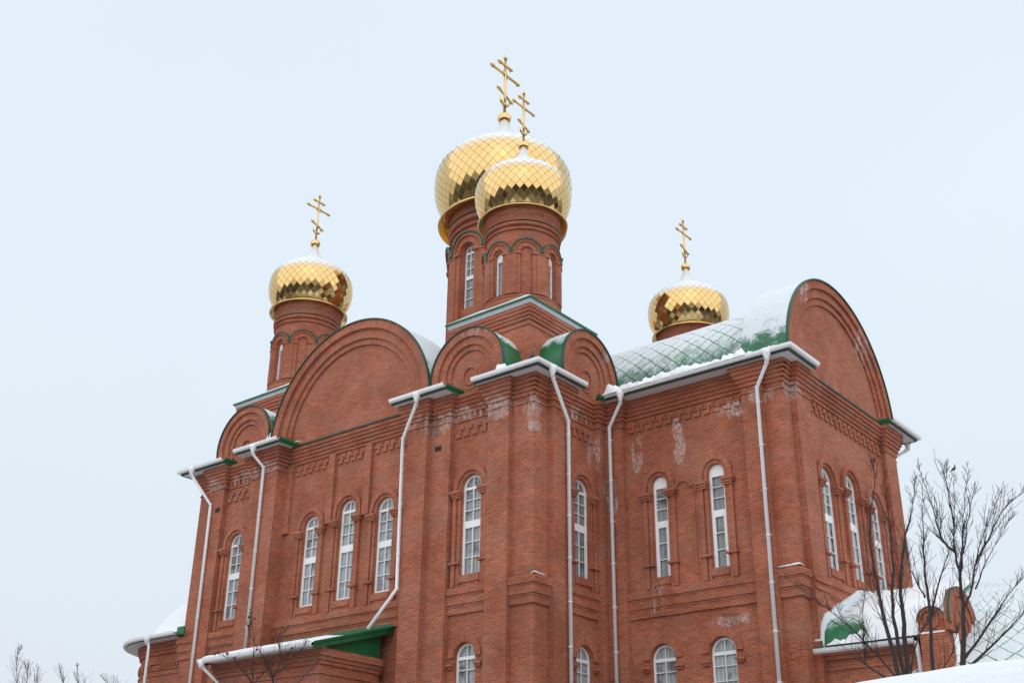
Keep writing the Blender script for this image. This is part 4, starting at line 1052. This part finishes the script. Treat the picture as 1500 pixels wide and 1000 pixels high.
# ------------------------------------------------------------------ bare trees and shrubs
def bare_tree(name, B, rdeg, lines, r0, label, group, seed, twig=1.0, extend=None, spread=.35, berries=0, rmin=.0024, lev=2, cat='tree', tl=1.0):
    rng = random.Random(seed); a = radians(rdeg); Rv = Vector((cos(a), sin(a), 0)); Dv = Vector((-sin(a), cos(a), 0)); Bv = Vector(B)
    root = tag(empty(name, B), label, cat, group)
    T = MB(); X = MB(); Y = MB(); tips = []
    def twigs(p, d, ln, rad, lv, out):
        pts = [p]; rr = [rad]; n = 4
        dd = Vector(d)
        for i in range(n):
            dd = (dd + Vector((rng.gauss(0, .05), rng.gauss(0, .05), rng.gauss(.06, .05)))).normalized(); pts.append(pts[-1] + dd * ln / n); rr.append(max(rmin, rad * (1 - .8 * (i + 1) / n)))
        out.tube(pts, rr, 4 if lv > 0 else 5, caps=False); tips.append(pts[-1])
        if lv < lev:
            for k in range(rng.randint(1, 2)):
                i = rng.randint(1, n - 1); side = Vector((rng.gauss(0, 1), rng.gauss(0, 1), rng.gauss(.25, .6))).normalized()
                twigs(pts[i], (dd * .75 + side * .7).normalized(), ln * rng.uniform(.4, .75), rr[i] * .7, lv + 1, out)
    for li, ln in enumerate(lines):
        if extend and li in extend: ln = [(ln[0][0] + extend[li][0], extend[li][1])] + ln
        dep = [0.]
        for _ in ln[1:]: dep.append(dep[-1] + rng.gauss(0, .5) * spread * .5)
        P = [Rv * p[0] + Dv * (d + (lines[0][0][0] * 0)) + Vector((0, 0, p[1])) for p, d in zip(ln, dep)]
        # smooth
        Q = []
        for i in range(len(P) - 1):
            p0, p1, p2, p3 = P[max(i - 1, 0)], P[i], P[i + 1], P[min(i + 2, len(P) - 1)]
            for j in range(5):
                t = j / 5; Q.append(.5 * (2 * p1 + (p2 - p0) * t + (2 * p0 - 5 * p1 + 4 * p2 - p3) * t * t + (3 * p1 - p0 - 3 * p2 + p3) * t ** 3) + Vector((rng.gauss(0, .006), rng.gauss(0, .006), 0)))
        Q.append(P[-1]); n = len(Q); rs = r0[li] if isinstance(r0, (list, tuple)) else r0
        rad = [max(.0042, rs * .82 * (1 - i / (n - 1)) ** 1.25) for i in range(n)]
        T.tube(Q, rad, 7)
        cnt = int(n * 1.7 * twig)
        for k in range(cnt):
            i = rng.randint(int(n * .22), n - 1); t = (Q[min(i + 1, n - 1)] - Q[max(i - 1, 0)]).normalized()
            sd = Vector((rng.gauss(0, 1), rng.gauss(0, 1), rng.gauss(0, .5))).normalized()
            twigs(Q[i], (t * .9 + sd * .5 + Vector((0, 0, .3))).normalized(), rng.uniform(.25, .8) * (1.0 - .85 * i / n) * tl, min(.0046, rad[i] * .5), 1, X)
    T.build('trunk', BARK, root); X.build('twigs', BARK, root)
    if berries:
        for k in range(berries):
            p = rng.choice(tips); Y = MB(); n_ = 9
            rows = [[(p.x + (.024 * sin(pi * j / 6) * (1 + .5 * rng.random()) + .001) * cos(2 * pi * i / n_), p.y + (.024 * sin(pi * j / 6) * (1 + .5 * rng.random()) + .001) * sin(2 * pi * i / n_), p.z - .02 - .028 * cos(pi * j / 6)) for i in range(n_)] for j in range(7)]
            Y.grid(rows, None, 0, False, True); Y.build('berry_cluster', BERRY, root)
    return root
gt = 'bare trees at the foot of the church'
bare_tree('bare_tree', (19.06, -16.18, -7.9), 21, [[(-0.04, 0.0), (-0.12, 0.6), (-0.19, 1.37), (-0.2, 2.16), (-0.04, 2.87), (-0.06, 3.14)], [(0.07, 0.0), (0.1, 0.78), (0.14, 1.44), (0.28, 2.02), (0.43, 2.47), (0.52, 2.82)], [(0.03, 0.0), (-0.02, 0.88), (0.06, 1.74), (0.09, 2.55), (0.11, 3.39)], [(-0.04, 0.0), (-0.29, 0.38), (-0.65, 0.82), (-0.99, 1.13), (-1.43, 1.55)], [(0.08, 0.04), (0.28, 0.63), (0.59, 0.94), (0.76, 1.21)], [(-0.11, 0.0), (-0.44, 0.25), (-0.46, 0.43), (-0.41, 1.09), (-0.24, 1.57)]],
          [.045, .048, .04, .02, .018, .022], 'bare many-stemmed tree in front of the side arm windows', gt, 11, 1.1)
bare_tree('bare_tree', (18.79, -14.68, -7.7), 20, [[(0.13, -0.1), (0.2, 0.94), (0.23, 1.78), (0.3, 2.42), (0.37, 2.97)], [(0.2, 0.94), (0.53, 1.75), (0.81, 2.38)], [(0.18, 1.25), (0.02, 1.69), (0.01, 2.01)], [(0.09, -0.05), (0.38, 0.33), (0.56, 0.72)]],
          [.042, .022, .018, .02], 'slim bare tree with a straight stem beside the brick pier', gt, 12, 1.1)
bare_tree('bare_tree', (19.62, -15.45, -7.75), 18, [[(0.0, 0.0), (0.11, 0.7), (0.16, 1.37), (0.14, 1.72), (0.21, 2.27), (0.29, 2.86)], [(0.15, 1.7), (0.02, 1.83), (-0.05, 2.14), (-0.08, 2.45), (-0.2, 3.05)], [(0.16, 1.37), (0.27, 1.86), (0.33, 2.26), (0.5, 2.89)], [(0.13, 0.89), (0.28, 1.16), (0.4, 1.55), (0.65, 2.13), (0.88, 2.56)], [(0.39, 1.53), (0.66, 1.92), (0.86, 2.23), (1.21, 2.5)], [(-0.01, 0.14), (0.37, 0.58), (0.75, 1.03), (1.01, 1.3)], [(-0.03, 0.0), (0.43, 0.39), (0.84, 0.74), (1.05, 0.97)], [(0.34, 1.16), (0.59, 1.63), (0.97, 2.15)], [(0.18, 2.07), (0.17, 2.69), (0.19, 2.96)], [(0.18, 1.42), (0.36, 2.05), (0.54, 2.6)]],
          [.05, .03, .024, .026, .02, .03, .03, .016, .016, .018], 'largest bare tree, spreading wide at the right with a bird on its topmost twig', gt, 13, 1.0)
bare_tree('rowan_tree', (5.67, -14.82, -7.3), 48.5, [[(-1.0, -.32), (-1.14, 0.24), (-1.34, 0.73), (-1.69, 1.08), (-2.08, 1.28)], [(-1.14, 0.24), (-1.29, 0.66), (-1.36, 1.54), (-1.48, 2.13)], [(-0.83, -0.31), (-0.83, 0.4), (-0.89, 0.82), (-1.04, 1.11), (-1.44, 1.68), (-1.56, 1.97)], [(-0.87, 0.82), (-0.76, 1.19), (-0.85, 1.63), (-0.68, 1.87)], [(-0.94, 0.82), (-0.53, 1.13), (-0.27, 1.51)], [(-1.29, 0.66), (-0.96, 1.04), (-0.56, 1.42)], [(-0.8, 0.11), (-0.35, 0.7), (0.05, 1.16)]],
          [.05, .03, .045, .024, .024, .022, .03], 'bare rowan with dried red berries in front of the porch', None, 21, 1.1, {0: (.1, -1.6), 2: (0, -1.6)}, .4, 18)
gs = 'thin bare shrubs at the lower left'
SH = [[(0.39, 0.02), (0.23, 0.45), (0.09, 0.93)], [(-0.71, -0.04), (-0.88, 0.44), (-0.97, 0.94), (-0.96, 1.13)], [(-0.3, -0.02), (-0.54, 0.46), (-0.6, 0.84)], [(1.1, 0.07), (0.85, 0.5), (0.6, 0.74)], [(0.12, 0.01), (-0.09, 0.56), (-0.19, 0.87)], [(-0.49, 0.03), (-0.73, 0.58), (-0.77, 0.89)]]
bare_tree('bare_shrub', (4.48, -19.84, -7.75), 59.4, SH, [.010] * 6, 'thin bare shrub of upright twigs at the lower left corner', None, 31, 1.5, None, .3, 0, .0018, 2, 'shrub', .8)
bare_tree('birch_tree', (-24.6, -8.6, -8.9), 60, [[(0, 0), (.1, 3), (.0, 5.5), (.1, 7.2)], [(0, 2.5), (-.7, 4.5), (-1.1, 6.2)], [(.05, 2.2), (.8, 4.2), (1.2, 5.8)], [(.0, 3.2), (.5, 5), (.5, 6.6)]], [.10, .05, .05, .04], 'distant birch with a haze of fine twigs at the left edge', None, 41, 2.6, None, .8, 0, .008, 3)

# ------------------------------------------------------------------ birds
def bird(loc, heading, L_, label, name, cat):
    B = MB()
    st = [(-.60, .02, .05, .012), (-.45, .03, .07, .02), (-.28, .03, .10, .06), (-.10, .0, .15, .14), (.10, .0, .165, .17), (.24, .06, .13, .14), (.31, .17, .085, .09), (.36, .26, .085, .09), (.42, .29, .065, .065), (.47, .28, .02, .02), (.54, .265, .006, .006)]
    ca, sa = cos(heading), sin(heading); tilt = radians(34); rows = []
    for (u, z, wy, hz) in st:
        row = []
        for k in range(12):
            a = 2 * pi * k / 12; y = wy * 1.25 * cos(a); zz = z + hz * sin(a)
            x2 = u * cos(tilt) - zz * sin(tilt); z2 = u * sin(tilt) + zz * cos(tilt)
            row.append(((x2 * ca - y * sa) * L_, (x2 * sa + y * ca) * L_, (z2 + .38) * L_))
        rows.append(row)
    B.grid(rows, None, 0, True, True); B.poly(rows[0][::-1]); B.poly(rows[-1])
    root = tag(empty(name, loc), label, cat); B.build('body', FEATH, root)
    for sg in (-1, 1):
        T = MB(); T.tube([(-sa * .06 * sg * L_, ca * .06 * sg * L_, .26 * L_), (-sa * .06 * sg * L_, ca * .06 * sg * L_, 0)], .012 * L_ * 2, 5); T.build('leg', BERRY, root)
bird((.50, -.80, 7.40), radians(-10), .40, 'dark pigeon perched on the white gutter at the near corner', 'pigeon', 'bird')
bird((19.9, -15.35, -4.86), radians(20), .13, 'small dark bird on the topmost twig of the largest bare tree', 'small_bird', 'bird')
